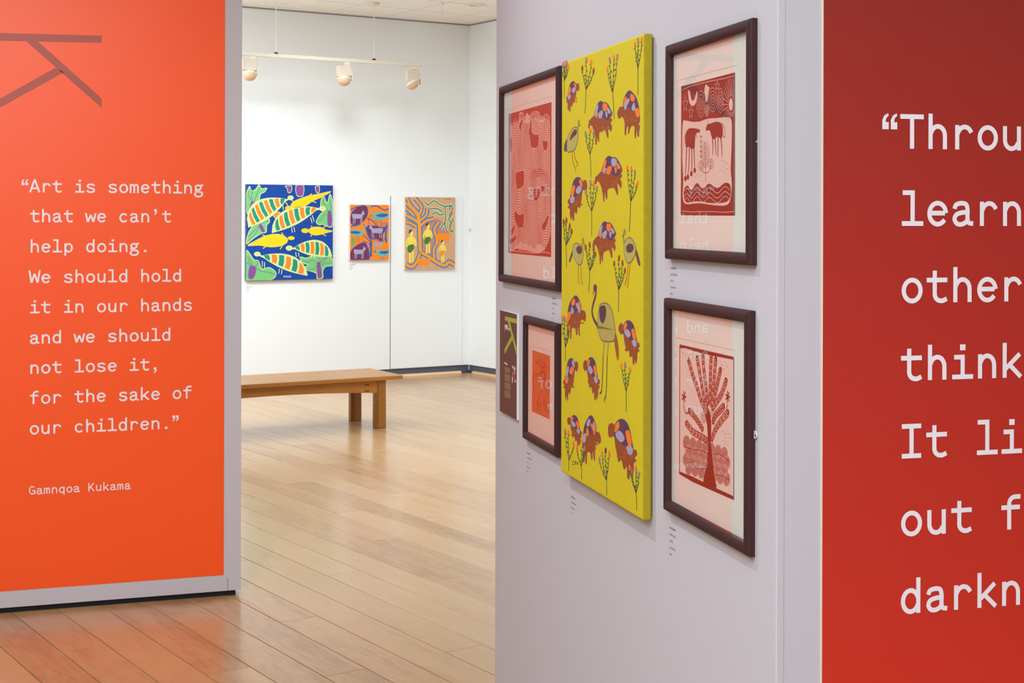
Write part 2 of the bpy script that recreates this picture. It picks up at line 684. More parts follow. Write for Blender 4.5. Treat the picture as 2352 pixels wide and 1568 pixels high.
nplank = 0
for r in range(-70, 90):
    qa = q0 + r * PW
    shift = (r * 0.93) % PL + random.uniform(-0.25, 0.25)
    for k in range(-8, 10):
        la = k * PL + shift
        o = qdir * (qa + PW) + pdir * la + Vector((0, 0, 0))
        ctr = qdir * (qa + PW / 2) + pdir * (la + PL / 2)
        rect = [qdir * qa + pdir * la, qdir * (qa + PW) + pdir * la, qdir * (qa + PW) + pdir * (la + PL), qdir * qa + pdir * (la + PL)]
        rect = [Vector((p.x, p.y)) for p in rect]
        cl = rect
        for i in range(4):
            a, b = Vector(inv[i]), Vector(inv[(i + 1) % 4])
            cl = clip_half(cl, a, (b - a).normalized())
            if not cl:
                break
        if not cl:
            continue
        full = len(cl) == 4 and all((c - d).length < 1e-5 for c, d in zip(cl, rect))
        vis = seen(qdir * (qa + PW) + pdir * la, pdir, -qdir)
        if vis and full:
            if first is None:
                first = mesh_obj('plank', pv, pf, M_FLOOR, floor_base)
                ob = first
            else:
                ob = first.copy()
                col.objects.link(ob)
            ob.location = (o.x, o.y, 0)
            ob.rotation_euler = (0, 0, rz_p)
            nplank += 1
        elif vis:
            loc = [(c - Vector((o.x, o.y))) for c in cl]
            lc = [(c.x * pdir.x + c.y * pdir.y, c.x * left_n.x + c.y * left_n.y) for c in loc]
            cx_ = sum(c[0] for c in lc) / len(lc)
            cy_ = sum(c[1] for c in lc) / len(lc)
            lc = [(cx_ + (c[0] - cx_) * 0.9992, cy_ + (c[1] - cy_) * (1 - GAP / PW)) for c in lc]
            if len(lc) >= 3:
                ob = prism('plank', lc, -0.018, 0.0, M_FLOOR, floor_base)
                ob.location = (o.x, o.y, 0)
                ob.rotation_euler = (0, 0, rz_p)
                nplank += 1
        else:
            lc = [(c.x, c.y) for c in cl]
            cx_ = sum(c[0] for c in lc) / len(lc)
            cy_ = sum(c[1] for c in lc) / len(lc)
            if len(lc) >= 3:
                b = len(fv)
                pr = []
                for c in lc:
                    dv = Vector((c[0] - cx_, c[1] - cy_, 0))
                    u, v_ = dv.dot(pdir) * 0.9992, dv.dot(qdir) * (1 - GAP / PW)
                    pr.append(Vector((cx_, cy_, 0)) + pdir * u + qdir * v_)
                fv += [(p.x, p.y, 0.0) for p in pr] + [(p.x, p.y, -0.018) for p in pr]
                n = len(pr)
                ff.append(tuple(range(b, b + n)))
                for i in range(n):
                    j = (i + 1) % n
                    ff.append((b + j, b + i, b + n + i, b + n + j))
print('planks', nplank, 'rest faces', len(ff))
M_FLOOR2 = plain('floor_plank_rest', (188, 147, 104), 0.26, 0.5, 0.12, 2.5)
tag(mesh_obj('plank_field', fv, ff, M_FLOOR2, floor_base), kind='stuff')

# ceiling
ceil = struct(prism('ceiling', [(p.x, p.y) for p in (B2 + (-bdir - pdir) * 0.2, R1 + (bdir - pdir) * 0.2, CB + (bdir + pdir) * 0.2, B1 + (-bdir + pdir) * 0.2)], CEIL + 0.012, CEIL + 0.15, M_CEILGAP))
T = 0.6
tg = 0.012
cq = on_plane(752, 29.5, Vector((0, 0, CEIL)), Vector((0, 0, 1))).dot(qdir)
cp = on_plane(835, 11.0, Vector((0, 0, CEIL)), Vector((0, 0, 1))).dot(pdir)
tv, tf = box_vf(tg / 2, T - tg / 2, tg / 2, T - tg / 2, 0, 0.012)
tile0 = None
fv, ff = [], []
for i in range(-26, 40):
    for j in range(-42, 14):
        rect = [(cq + (i + a) * T, cp + (j + b) * T) for a, b in ((0, 0), (1, 0), (1, 1), (0, 1))]
        rect = [qdir * a + pdir * b for a, b in rect]
        c2 = [Vector((p.x, p.y)) for p in rect]
        for k in range(4):
            a, b = Vector(inv[k]), Vector(inv[(k + 1) % 4])
            c2 = clip_half(c2, a, (b - a).normalized())
            if len(c2) < 3:
                break
        if len(c2) < 3:
            continue
        vis = False
        for p in rect:
            if p.y > 5:
                x, y = CX + F * p.x / p.y, HY - F * (CEIL - CAMZ) / p.y
                if 500 < x < 1200 and y > -30:
                    vis = True
        cc = sum((Vector((p.x, p.y)) for p in c2), Vector((0, 0))) / len(c2)
        if vis:
            n = len(c2)
            lc = [(((p - cc).x) * (1 - tg / T), ((p - cc).y) * (1 - tg / T)) for p in c2]
            ob = prism('ceiling_tile', lc, 0, 0.012, M_CEIL, ceil)
            ob.location = (cc.x, cc.y, CEIL)
        else:
            b = len(fv)
            pr = [cc + (p - cc) * (1 - tg / T) for p in c2]
            n = len(pr)
            fv += [(p.x, p.y, CEIL) for p in pr] + [(p.x, p.y, CEIL + 0.012) for p in pr]
            ff.append(tuple(range(b + n - 1, b - 1, -1)))
            for k in range(n):
                q = (k + 1) % n
                ff.append((b + k, b + q, b + n + q, b + n + k))
tag(mesh_obj('tile_field', fv, ff, M_CEIL, ceil), kind='stuff')

# thin grey strips painting in the shadow line where the far walls meet the ceiling
for nm, wl, a, b in (('shadow_strip_1', W_BACK, -13.9, 0.0), ('shadow_strip_2', W_RIGHT, 0.0, 18.0)):
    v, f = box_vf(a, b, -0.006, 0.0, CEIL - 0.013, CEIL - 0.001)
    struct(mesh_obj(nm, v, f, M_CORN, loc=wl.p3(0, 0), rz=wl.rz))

# left partition (stands on the floor with a dark recessed foot)
sL0 = W_LEFT.uv(-58, 900)[0]
PTOP = 2.62
v, f = box_vf(sL0, 0.0, 0.0, 0.10, 0.022, PTOP)
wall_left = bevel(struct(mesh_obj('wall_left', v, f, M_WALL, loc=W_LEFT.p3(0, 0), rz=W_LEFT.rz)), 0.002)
v, f = box_vf(sL0 + 0.02, -0.02, 0.012, 0.088, 0.0, 0.022)
struct(mesh_obj('baseboard_left', v, f, M_BLACK, loc=W_LEFT.p3(0, 0), rz=W_LEFT.rz))
# end post of the partition: a narrow strip with its own joint
sp = W_LEFT.uv(523, 1340)[0]
v, f = box_vf(sp - 0.0007, sp + 0.0007, -0.0006, 0.0, 0.022, 0.075)
struct(mesh_obj('trim_5', v, f, M_BLACK, loc=W_LEFT.p3(0, 0), rz=W_LEFT.rz))

# art partition: block with the picture face and the red face
K1 = C0 + rdir * 2.6
K2 = FAR + rdir * 2.6
poly = [C0, K1, K2, FAR]
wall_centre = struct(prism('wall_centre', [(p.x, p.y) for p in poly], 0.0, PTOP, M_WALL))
bevel(wall_centre, 0.002)
s = W_RED.uv(1803, 100)[0]
v, f = box_vf(s - 0.0004, s + 0.0004, -0.0004, 0.0, 0.3, PTOP)
struct(mesh_obj('trim_6', v, f, plain('joint_grey', (170, 165, 176), 0.8), loc=W_RED.p3(0, 0), rz=W_RED.rz))

# flush panel (service door) in the back wall
s0, z1 = W_BACK.uv(897, 450)
s1 = W_BACK.uv(1063, 490)[0]
v, f = box_vf(s0 + 0.005, s1 - 0.005, -0.003, 0.0, SK + 0.004, z1)
bevel(struct(mesh_obj('door_1', v, f, M_BACK, loc=W_BACK.p3(0, 0), rz=W_BACK.rz)), 0.002)
v, f = box_vf(s0 + 0.0005, s1 - 0.001, -0.0012, 0.0, SK, z1 + 0.002)
struct(mesh_obj('trim_7', v, f, plain('door_gap', (206, 206, 210), 0.8), loc=W_BACK.p3(0, 0), rz=W_BACK.rz))
v, f = box_vf(s0 - 0.004, s0 + 0.004, -0.0014, 0.0, SK, z1)
struct(mesh_obj('trim_8', v, f, plain('door_joint', (140, 138, 144), 0.8), loc=W_BACK.p3(0, 0), rz=W_BACK.rz))
# small coat hook on the right-hand far wall
s, z = W_RIGHT.uv(1077, 527)
hk = tag(empty('wall_hook', W_RIGHT.p3(max(s, 0.03), z), W_RIGHT.rz), 'tiny metal wall hook beside the far room corner', 'hook')
v, f = box_vf(-0.008, 0.008, -0.004, 0, -0.02, 0.02)
bevel(mesh_obj('back_plate', v, f, M_CLEAR, hk), 0.002)
v, f = box_vf(-0.004, 0.004, -0.03, -0.004, -0.006, 0.004)
bevel(mesh_obj('peg', v, f, M_CLEAR, hk), 0.003)

# ------------------------------------------------------------------ lettering
XH, CAP, ASC, DSC, SW = 0.86, 1.20, 1.24, -0.30, 0.165


def arc(cx, cy, rx, ry, a0, a1, n=14):
    return [(cx + rx * math.cos(math.radians(a0 + (a1 - a0) * i / n)), cy + ry * math.sin(math.radians(a0 + (a1 - a0) * i / n))) for i in range(n + 1)]


h = SW / 2
o_ = lambda cx=.53, rx=.33: arc(cx, .43, rx, .43 - h + .02, 0, 360, 24)
G = {}
G['o'] = [o_()]
G['n'] = [[(.24, 0), (.24, XH)], arc(.53, .47, .28, .33, 165, 0, 10) + [(.81, 0)]]
G['h'] = [[(.24, 0), (.24, ASC)], arc(.53, .47, .28, .33, 165, 0, 10) + [(.81, 0)]]
G['m'] = [[(.16, 0), (.16, XH)], arc(.33, .55, .17, .25, 165, 0, 8) + [(.50, 0)], arc(.67, .55, .17, .25, 165, 0, 8) + [(.84, 0)]]
G['u'] = [[(.23, XH), (.23, .36)] + arc(.50, .36, .27, .30, 180, 345, 10), [(.80, 0), (.80, XH)]]
G['r'] = [[(.30, 0), (.30, XH)], arc(.60, .42, .30, .38, 160, 28, 10)]
G['t'] = [[(.10, .79), (.92, .79)], [(.42, 1.12), (.42, .30)] + arc(.66, .30, .24, .24, 180, 270, 7) + [(.74, .06), (.90, .13)]]
G['i'] = [[(.20, XH - h), (.58, XH - h)], [(.54, XH), (.54, 0)], [(.12, h), (.96, h)], [(.43, 1.12), (.65, 1.12)]]
G['l'] = [[(.15, ASC - h), (.58, ASC - h)], [(.54, ASC), (.54, 0)], [(.12, h), (.96, h)]]
G['e'] = [[(.22, .45), (.82, .45)], arc(.53, .43, .33, .37, 3, 325, 22)]
G['c'] = [arc(.54, .43, .33, .37, 38, 322, 20)]
G['a'] = [catmull([(.20, .60), (.26, .74), (.46, .80), (.66, .76), (.72, .58), (.72, .30), (.76, .12), (.95, .08)], 5),
          catmull([(.72, .48), (.50, .47), (.28, .40), (.20, .24), (.30, .08), (.50, .06), (.68, .16), (.73, .30)], 5)]
G['s'] = [catmull([(.82, .64), (.74, .76), (.52, .80), (.30, .74), (.25, .62), (.34, .50), (.54, .44), (.76, .36), (.83, .23), (.74, .10), (.52, .06), (.30, .10), (.20, .24)], 4)]
G['w'] = [[(.07, XH), (.27, .03)], [(.27, .03), (.52, .70)], [(.52, .70), (.77, .03)], [(.77, .03), (.97, XH)]]
G['d'] = [arc(.50, .43, .30, .37, 20, 340, 22), [(.80, 0), (.80, ASC)]]
G['p'] = [arc(.54, .43, .30, .37, 160, -160, 22), [(.24, DSC), (.24, XH)]]
G['q'] = [arc(.50, .43, .30, .37, 20, 340, 22), [(.80, DSC), (.80, XH)]]
G['g'] = [arc(.48, .58, .25, .22, 0, 360, 18), [(.62, .74), (.78, .80), (.97, .80)],
          catmull([(.30, .42), (.22, .30), (.32, .19), (.60, .17), (.84, .08), (.84, -.14), (.62, -.28), (.36, -.27), (.17, -.15), (.20, .02), (.36, .16)], 4)]
G['k'] = [[(.24, 0), (.24, ASC)], [(.28, .32), (.86, XH - .02)], [(.46, .44), (.90, .02)]]
G['f'] = [[(.12, .79), (.88, .79)], [(.44, 0), (.44, .92)] + arc(.68, .92, .24, .24, 180, 90, 7) + [(.90, 1.16)]]
G['A'] = [[(.09, 0), (.50, CAP)], [(.50, CAP), (.93, 0)], [(.22, .38), (.80, .38)]]
G['W'] = [[(.05, CAP), (.24, .04)], [(.24, .04), (.51, .90)], [(.51, .90), (.78, .04)], [(.78, .04), (.97, CAP)]]
G['T'] = [[(.05, CAP - h), (.97, CAP - h)], [(.51, CAP - h), (.51, 0)]]
G['I'] = [[(.14, CAP - h), (.90, CAP - h)], [(.52, CAP - h), (.52, h)], [(.14, h), (.90, h)]]
G['K'] = [[(.18, 0), (.18, CAP)], [(.22, .42), (.86, CAP)], [(.42, .62), (.92, 0)]]
G['G'] = [arc(.52, .60, .36, .53, 42, 350, 24), [(.50, .55), (.88, .55)], [(.88, .60), (.88, .05)]]
G['.'] = [[(.40, h + .02), (.64, h + .02)]]
G['v'] = [[(.10, XH), (.51, .04)], [(.51, .04), (.92, XH)]]
G[' '] = []
# quotation marks and comma as filled shapes
QC = [(.02, 0), (.27, 0), (.27, .25), (.15, .25), (.17, .38), (.27, .48), (.24, .56), (.10, .48), (.02, .32)]
QR = [(.27 - x, .56 - y) for x, y in QC]
FILL = {'\u201c': [[(x + .33, y + .66) for x, y in QC], [(x + .66, y + .66) for x, y in QC]],
        '\u201d': [[(x + .10, y + .70) for x, y in QR], [(x + .43, y + .70) for x, y in QR]],
        '\u2019': [[(x + .35, y + .70) for x, y in QR]],
        ',': [[(x + .35, y - .28) for x, y in QR]]}


def text_polys(txt, s0, z0, adv, sw=1.0):
    out = []
    for i, ch in enumerate(txt):
        for k, st in enumerate(G.get(ch, [])):
            wd = SW * sw
            if ch == 'i' and st[0][1] == 1.12:
                wd = .21
            if ch == '.':
                wd = .21
            for q in ribbon(st, wd):
                out.append([(s0 + (i + p[0]) * adv, z0 + p[1] * adv, k * 0.00005) for p in q])
        for pl in FILL.get(ch, []):
            out.append([(s0 + (i + p[0]) * adv, z0 + p[1] * adv) for p in pl])
    return out


def letters(txt, s0, z0, adv, mat, parent, y, sw=1.0):
    for i, ch in enumerate(txt):
        if ch != ' ':
            o = flat('letter', text_polys(ch, 0, 0, adv, sw), mat, parent, 0)
            o.location = (s0 + i * adv, y, z0)


def flat(name, polys, mat, parent, y):
    v, f = [], []
    for k, p in enumerate(polys):
        ar = sum(p[i][0] * p[(i + 1) % len(p)][1] - p[(i + 1) % len(p)][0] * p[i][1] for i in range(len(p)))
        b = len(v)
        v += [(a[0], y - (a[2] if len(a) > 2 else 0.0), a[1]) for a in p]
        idx = list(range(b, b + len(p)))
        if ar < 0:
            idx.reverse()
        f.append(tuple(idx))
    return mesh_obj(name, v, f, mat, parent)


def slab(name, s0, s1, z0, z1, y0, y1, mat, parent):
    v, f = box_vf(s0, s1, y0, y1, z0, z1)
    return mesh_obj(name, v, f, mat, parent)


# orange panel
ORA = tag(empty('quote_panel', W_LEFT.p3(0, 0), W_LEFT.rz), 'bright orange wall panel with a white quotation about art, at left', 'panel')
oL = W_LEFT.uv(-18, 900)[0]
oR = W_LEFT.uv(515, 800)[0]
oB = W_LEFT.uv(257, 1339)[1]
slab('backing', oL, oR, oB, PTOP - 0.02, -0.0015, 0, M_ORANGE, ORA)
adv = (W_LEFT.uv(468, 430)[0] - W_LEFT.uv(67, 430)[0]) / 16.0
rows = [('\u201cArt is something', 443), ('that we can\u2019t', 510.4), ('help doing.', 579), ('We should hold', 648.3), ('it in our hands', 716.5),
        ('and we should', 785.3), ('not lose it,', 853), ('for the sake of', 921.5), ('our children.\u201d', 990)]
sT = W_LEFT.uv(66, 700)[0]
for txt, y in rows:
    z = W_LEFT.uv(250, y)[1]
    s = sT - (adv if txt[0] == '\u201c' else 0)
    letters(txt, s, z, adv, M_LETTER, ORA, -0.0022)
z = W_LEFT.uv(180, 1129.5)[1]
adv2 = (W_LEFT.uv(302, 1120)[0] - W_LEFT.uv(66, 1120)[0]) / 14.0
letters('Gamnqoa Kukama', W_LEFT.uv(65, 1120)[0], z, adv2, M_LETTER, ORA, -0.0022, 0.9)
# turned letter K emblem, clipped by the panel's left edge


def kuv(p):
    return W_LEFT.uv(*p)


bar = [kuv((-18, 75.5)), kuv((233.5, 82)), kuv((233.5, 98.5)), kuv((-18, 93))]
armR = [kuv(p) for p in ((60, 94.5), (87, 95), (233.5, 226), (233.5, 247.5))]
armL = [kuv(p) for p in ((127, 156), (147, 166), (-4, 249), (-4, 229))]
flat('emblem', [bar, armR, armL], M_EMBLEM, ORA, -0.0022)['label'] = 'darker brownish letter K turned on its side'

# red panel
REDP = tag(empty('quote_panel', W_RED.p3(0, 0), W_RED.rz), 'dark red wall panel with large white lettering, at the right edge', 'panel')
rL = W_RED.uv(1889, 800)[0]
slab('backing', rL, rL + 1.8, 0.12, PTOP - 0.02, -0.0015, 0, M_RED, REDP)
slab('edge_strip', rL - 0.0026, rL, 0.12, PTOP - 0.02, -0.0012, 0, M_EDGE, REDP)
rows = [('\u201cThrough', 343.5), ('learn', 518.7), ('other', 693.5), ('think', 870), ('It liv', 1046), ('out f', 1222), ('darkne', 1398)]
advr = (W_RED.uv(2323, 800)[0] - W_RED.uv(2094, 800)[0]) / 4.0
sT = W_RED.uv(2062, 800)[0]
print('adv left', adv, 'adv red', advr)
for txt, y in rows:
    z = W_RED.uv(2208, y)[1]
    s = sT - (advr if txt[0] == '\u201c' else 0)
    letters(txt, s, z, advr, M_LETTER, REDP, -0.0022)

# ------------------------------------------------------------------ pictures on the art partition


def rect_on(wall, off, TL, TR, BR, BL):
    a = [wall.uv(*p, off) for p in (TL, TR, BR, BL)]
    s0 = (a[0][0] + a[3][0]) / 2
    s1 = (a[1][0] + a[2][0]) / 2
    z1 = (a[0][1] + a[1][1]) / 2
    z0 = (a[2][1] + a[3][1]) / 2
    return s0, s1, z0, z1


PROF = [(0, 0), (0, .0085), (.002, .0115), (.006, .0133), (.010, .0138), (.014, .0133), (.018, .0115), (.020, .0085), (.020, .002)]


def framed(label, corners, yaw=0.0, bow=0.0, off=0.0135, gl=0.0088):
    s0, s1, z0, z1 = rect_on(W_ART, off, *corners)
    sc, zc = (s0 + s1) / 2, (z0 + z1) / 2
    wd, ht = (s1 - s0) / 2, (z1 - z0) / 2
    root = tag(empty('framed_print', W_ART.p3(sc, zc), W_ART.rz), label, 'picture')
    sides = [((-wd, -ht), (wd, -ht), (1, 1), (-1, 1)), ((wd, -ht), (wd, ht), (-1, 1), (-1, -1)),
             ((wd, ht), (-wd, ht), (-1, -1), (1, -1)), ((-wd, ht), (-wd, -ht), (1, -1), (1, 1))]
    for A, B, da, db in sides:
        v = [(A[0] + da[0] * i, -hh - 0.001, A[1] + da[1] * i) for i, hh in PROF] + [(B[0] + db[0] * i, -hh - 0.001, B[1] + db[1] * i) for i, hh in PROF]
        k = len(PROF)
        f = [tuple(range(k)), tuple(range(2 * k - 1, k - 1, -1))] + [(i, k + i, k + (i + 1) % k, (i + 1) % k) for i in range(k)]
        mesh_obj('frame_rail', v, f, M_FRAME, root)
    e = 0.014
    slab('backing_board', -wd + 0.004, wd - 0.004, -ht + 0.004, ht - 0.004, -0.0025, -0.001, M_CANVAS, root)
    mat_b = slab('mat_board', -wd + e, wd - e, -ht + e, ht - e, -0.0035, -0.0026, M_MAT, root)
    # glazing, very slightly bowed as thin acrylic sheets are
    n = 16
    gw, gh = wd - 0.0195, ht - 0.0195
    v, f = [], []
    for j in range(n + 1):
        for i in range(n + 1):
            x = -gw + 2 * gw * i / n
            z = -gh + 2 * gh * j / n
            y = -gl + x * math.tan(yaw) + bow * x * x / 2
            v.append((x, y, z))
    for j in range(n):
        for i in range(n):
            a = j * (n + 1) + i
            f.append((a, a + 1, a + n + 2, a + n + 1))
    mesh_obj('glass', v, f, M_GLASS, root, smooth=True)
    art = Art(W_ART, 0.0036, sc, zc, 0.00005)
    art.root = root
    return art, root, (wd, ht)


def finish(art, root):
    o = art.build('print', M_PRINT, root)
    o.location = (0, -0.00355, 0)
    return o


INK = (124, 26, 30)
PINK = (232, 208, 198)
YAW_R, BOW_R = -0.0205, 0.028
YAW_L, BOW_L = -0.004, 0.02


def emboss_shade(a, pts, c1=(196, 176, 170), c2=(250, 246, 240)):  # embossed rim: its shaded and lit edges are drawn as lines
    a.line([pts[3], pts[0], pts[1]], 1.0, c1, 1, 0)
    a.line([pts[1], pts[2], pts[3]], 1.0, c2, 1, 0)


# --- upper right: sun, moon, two animals
art, root, (wd, ht) = framed('upper right dark-framed print of two animals under a sun and moon', ((1527, 103), (1722, 43), (1722, 609), (1525, 595)), YAW_R, BOW_R)
art.crop(1510, 30, 2.612)
emboss_shade(art, [(122, 405), (478, 312), (478, 1248), (120, 1262)])
a = art
a.poly([(143, 440), (466, 355), (466, 1215), (140, 1213)], INK, 1)
a.line([(150, 462), (200, 438), (300, 412), (400, 392), (459, 376)], .9, PINK, 2)
a.line([(148, 1186), (200, 1192), (300, 1190), (400, 1194), (460, 1190)], .9, PINK, 2)
fld = [(152, 660), (172, 646), (210, 652), (255, 650), (300, 634), (350, 630), (410, 624), (440, 632), (447, 680), (445, 800), (440, 940), (446, 1010), (443, 1090),
       (420, 1150), (340, 1152), (250, 1140), (170, 1145), (152, 1100), (155, 1000), (148, 850)]
a.poly(fld, PINK, 2, 3)
dk = [(160, 1060), (180, 1034), (205, 1060), (238, 1018), (270, 1052), (310, 1022), (360, 1050), (405, 1018), (436, 1030), (440, 1090), (415, 1132), (330, 1140), (240, 1128), (175, 1136), (160, 1100)]
a.poly(dk, INK, 3, 3)
for k, o in enumerate((0, 30, 58)):
    a.line([(162, 1072 + o), (180, 1050 + o), (205, 1080 + o), (238, 1042 + o), (275, 1076 + o), (312, 1046 + o), (360, 1080 + o), (404, 1040 + o), (436, 1062 + o)], 1.0, PINK, 4)
# left animal
a.poly([(166, 745), (180, 700), (205, 690), (240, 694), (256, 702), (252, 716), (232, 722), (226, 770), (222, 810), (200, 812), (190, 800), (172, 806)], INK, 3, 3)
for p in ([(176, 800), (172, 900), (168, 985)], [(192, 800), (190, 900), (183, 975)], [(206, 800), (208, 890), (204, 955)], [(218, 790), (222, 870), (224, 935)]):
    a.line(p, (4.5, 2.6), INK, 3)
    a.ell(p[-1][0], p[-1][1] + 8, 8, 16, INK, 3)
a.line([(168, 720), (156, 780), (152, 845)], 1.2, INK, 3)
a.line([(240, 700), (234, 726), (240, 752)], 1.5, INK, 3)
# right animal
a.poly([(290, 704), (296, 676), (306, 664), (320, 662), (350, 652), (376, 656), (390, 676), (392, 720), (384, 752), (360, 742), (340, 756), (325, 742), (316, 706), (302, 704)], INK, 3, 3)
for p in ([(330, 745), (334, 800), (332, 850)], [(346, 748), (350, 800), (352, 852)], [(364, 745), (364, 800), (364, 862)], [(380, 745), (386, 800), (388, 862)]):
    a.line(p, (4.2, 2.2), INK, 3)
a.line([(388, 660), (402, 690), (406, 738), (396, 738), (388, 690)], 1.6, INK, 3)
a.line([(304, 664), (300, 642)], 1.2, INK, 3)
# tree between them
a.line([(290, 1012), (289, 950), (288, 880), (286, 770)], 1.6, INK, 3)
for k in range(12):
    y = 775 + 13 * k
    wdt = 14 + 14 * math.sin(k / 11 * math.pi)
    a.line([(287, y + 12), (287 - wdt * 0.6, y + 2), (287 - wdt, y - 8)], .9, INK, 3)
    a.line([(287, y + 12), (287 + wdt * 0.6, y + 2), (287 + wdt, y - 8)], .9, INK, 3)
for cx_, cy_ in ((262, 915), (322, 905)):
    for r in (6, 11, 17):
        a.line([(cx_ + r * math.cos(t), cy_ + 1.7 * r * math.sin(t)) for t in [k * .6 for k in range(10)]], .9, INK, 3, 3, True)
a.line([(290, 960), (272, 950), (262, 915)], 1.2, INK, 3)
a.line([(290, 960), (312, 945), (322, 905)], 1.2, INK, 3)
for k in range(9):
    a.line([(256 + (k % 2) * 5, 736 + 15 * k), (266 - (k % 2) * 6, 744 + 15 * k)], 2.2, INK, 3)
# sky elements
a.poly([(184, 470), (194, 470), (205, 520), (220, 520), (234, 478), (240, 470), (238, 512), (226, 548), (208, 556), (192, 535)], PINK, 3, 3)
for (x, y, sx, sy) in ((168, 546, 15, 52), (201, 596, 15, 40), (360, 436, 14, 30)):
    pts = []
    for k in range(10):
        rr = 1.0 if k % 2 == 0 else .42
        t = math.pi * 2 * k / 10 - math.pi / 2
        pts.append((x + sx * rr * math.cos(t), y + sy * rr * math.sin(t)))
    a.line(pts, .8, PINK, 3, 0, True)
for (x, y, rx, ry) in ((262, 545, 24, 78), (332, 520, 28, 72), (378, 525, 18, 74), (297, 585, 12, 34)):
    for q in (1.0, .72, .44, .2):
        a.line([(x + rx * q * (1 + .12 * math.sin(5 * t)) * math.cos(t), y + ry * q * (1 + .1 * math.sin(6 * t)) * math.sin(t)) for t in [k * .5236 for k in range(12)]], .75, PINK, 3, 3, True)
a.poly([(282, 470), (288, 436), (296, 428), (302, 440), (312, 446), (306, 480), (302, 520), (292, 536), (288, 505)], PINK, 4, 3)
sun = (441, 548)
a.ell(sun[0], sun[1], 12, 38, PINK, 4)
for k in range(26):
    t = math.pi * 2 * k / 26
    r1, r2 = 1.25, 3.5
    x1, y1 = sun[0] + 13 * r1 * math.cos(t), sun[1] + 40 * r1 * math.sin(t)
    x2, y2 = sun[0] + 14 * r2 * math.cos(t), sun[1] + 46 * r2 * math.sin(t)
    if x2 > 462:
        q = (461 - x1) / (x2 - x1) if x2 != x1 else 1
        if q <= 0.05:
            continue
        x2, y2 = 461, y1 + (y2 - y1) * q
    if y2 > 622:
        q = (622 - y1) / (y2 - y1)
        x2, y2 = x1 + (x2 - x1) * q, 622
    if y2 < 392:
        q = (392 - y1) / (y2 - y1)
        x2, y2 = x1 + (x2 - x1) * q, 392
    a.line([(x1, y1), (x2, y2)], .9, PINK, 3, 0)
for k in range(16):
    x, y = 385 + (k * 31) % 48, 880 + (k * 53) % 97
    a.line([(x, y), (x + 3, y + 9)], .7, INK, 3, 0)
    x, y = 218 + (k * 17) % 43, 960 + (k * 7) % 24
    a.line([(x, y), (x + 3, y + 3)], .7, (190, 110, 105), 3, 0)
finish(art, root)
R_UR = root

# --- lower right: branching tree
art, root, (wd, ht) = framed('lower right dark-framed print of a branching tree above scalloped hills', ((1523, 685), (1715, 712), (1720, 1284), (1522, 1168)), YAW_R, BOW_R)
a = art
a.crop(1510, 670, 2.488)
emboss_shade(a, [(108, 262), (446, 336), (446, 1236), (106, 1072)])
a.poly([(128, 305), (437, 380), (437, 1185), (125, 1035)], (238, 214, 204), 1)
a.poly([(127, 300), (437, 372), (437, 388), (340, 370), (230, 345), (160, 322), (130, 322)], INK, 2)
a.poly([(434, 380), (439, 380), (439, 1190), (434, 1185)], INK, 2)
a.poly([(126, 305), (130, 305), (128, 1035), (124, 1035)], INK, 2)
a.poly([(124, 1025), (200, 1055), (300, 1105), (437, 1168), (437, 1190), (300, 1130), (200, 1085), (124, 1040)], INK, 2)
SC = (230, 190, 180)
rows_ = [(858, 0), (905, 0.5), (955, 0), (1000, .5)]
for ri, (yb, ph) in enumerate(rows_):
    for k in range(8):
        x = 166 + (k + ph) * 36 - (ri % 2) * 4
        y = yb + (x - 160) * 0.30
        if x > 412 or (x < 270 and ri == 3 and k < 0):
            continue
        a.ell(x, y, 20, 40, (168, 84, 78), 2 + 0, n=16)
for ri, (yb, ph) in enumerate(rows_):
    for k in range(8):
        x = 166 + (k + ph) * 36 - (ri % 2) * 4
        y = yb + (x - 160) * 0.30
        if x > 412:
            continue
        for q in (.88, .66, .44, .22):
            a.line([(x + 20 * q * math.cos(t), y + 40 * q * math.sin(t)) for t in [j * .628 for j in range(10)]], .9, SC, 3, 2, True)
a.line([(150, 880), (200, 900), (250, 905), (300, 930), (350, 925), (410, 968)], 1.4, INK, 4)
a.line([(150, 985), (190, 975), (230, 1010), (270, 1010)], 1.2, INK, 4)
a.line([(330, 1045), (370, 1050), (410, 1075)], 1.2, INK, 4)
a.poly([(276, 640), (300, 690), (308, 760), (306, 860), (318, 980), (326, 1060), (338, 1118), (300, 1112), (262, 1092), (278, 1010), (288, 930), (290, 860), (284, 760), (272, 690)], INK, 5, 3)
fingers = [[(286, 700), (250, 620), (225, 540), (200, 470), (180, 395)], [(284, 670), (262, 580), (245, 480), (228, 382)],
           [(290, 650), (280, 560), (268, 470), (260, 372)], [(300, 640), (302, 540), (304, 450), (308, 368)],
           [(304, 650), (318, 560), (326, 470), (333, 388)], [(306, 660), (330, 580), (346, 510), (360, 448)],
           [(310, 670), (345, 620), (372, 570), (392, 508)], [(316, 750), (330, 710), (355, 680), (378, 655)],
           [(308, 850), (330, 790), (362, 740), (402, 690)], [(288, 850), (250, 826), (205, 800), (168, 752)],
           [(262, 790), (238, 750), (212, 712), (184, 680)]]
for i, fg in enumerate(fingers):
    a.line(fg, (11.5, 14), INK, 4 + (i % 2) * 2)
    a.ell(fg[-1][0], fg[-1][1], 9, 20, INK, 4 + (i % 2) * 2)
    a.line(fg, (8, 11), (226, 150, 136), 5 + (i % 2) * 2)
    cm = catmull(fg, 5)
    for k in range(1, len(cm), 2):
        x, y = cm[k]
        a.ell(x, y, 6, 13, INK, 6 + (i % 2) * 2, 0, 10)
        a.ell(x, y - 1, 2.2, 6, (232, 170, 158), 7 + (i % 2) * 2, 0, 8)
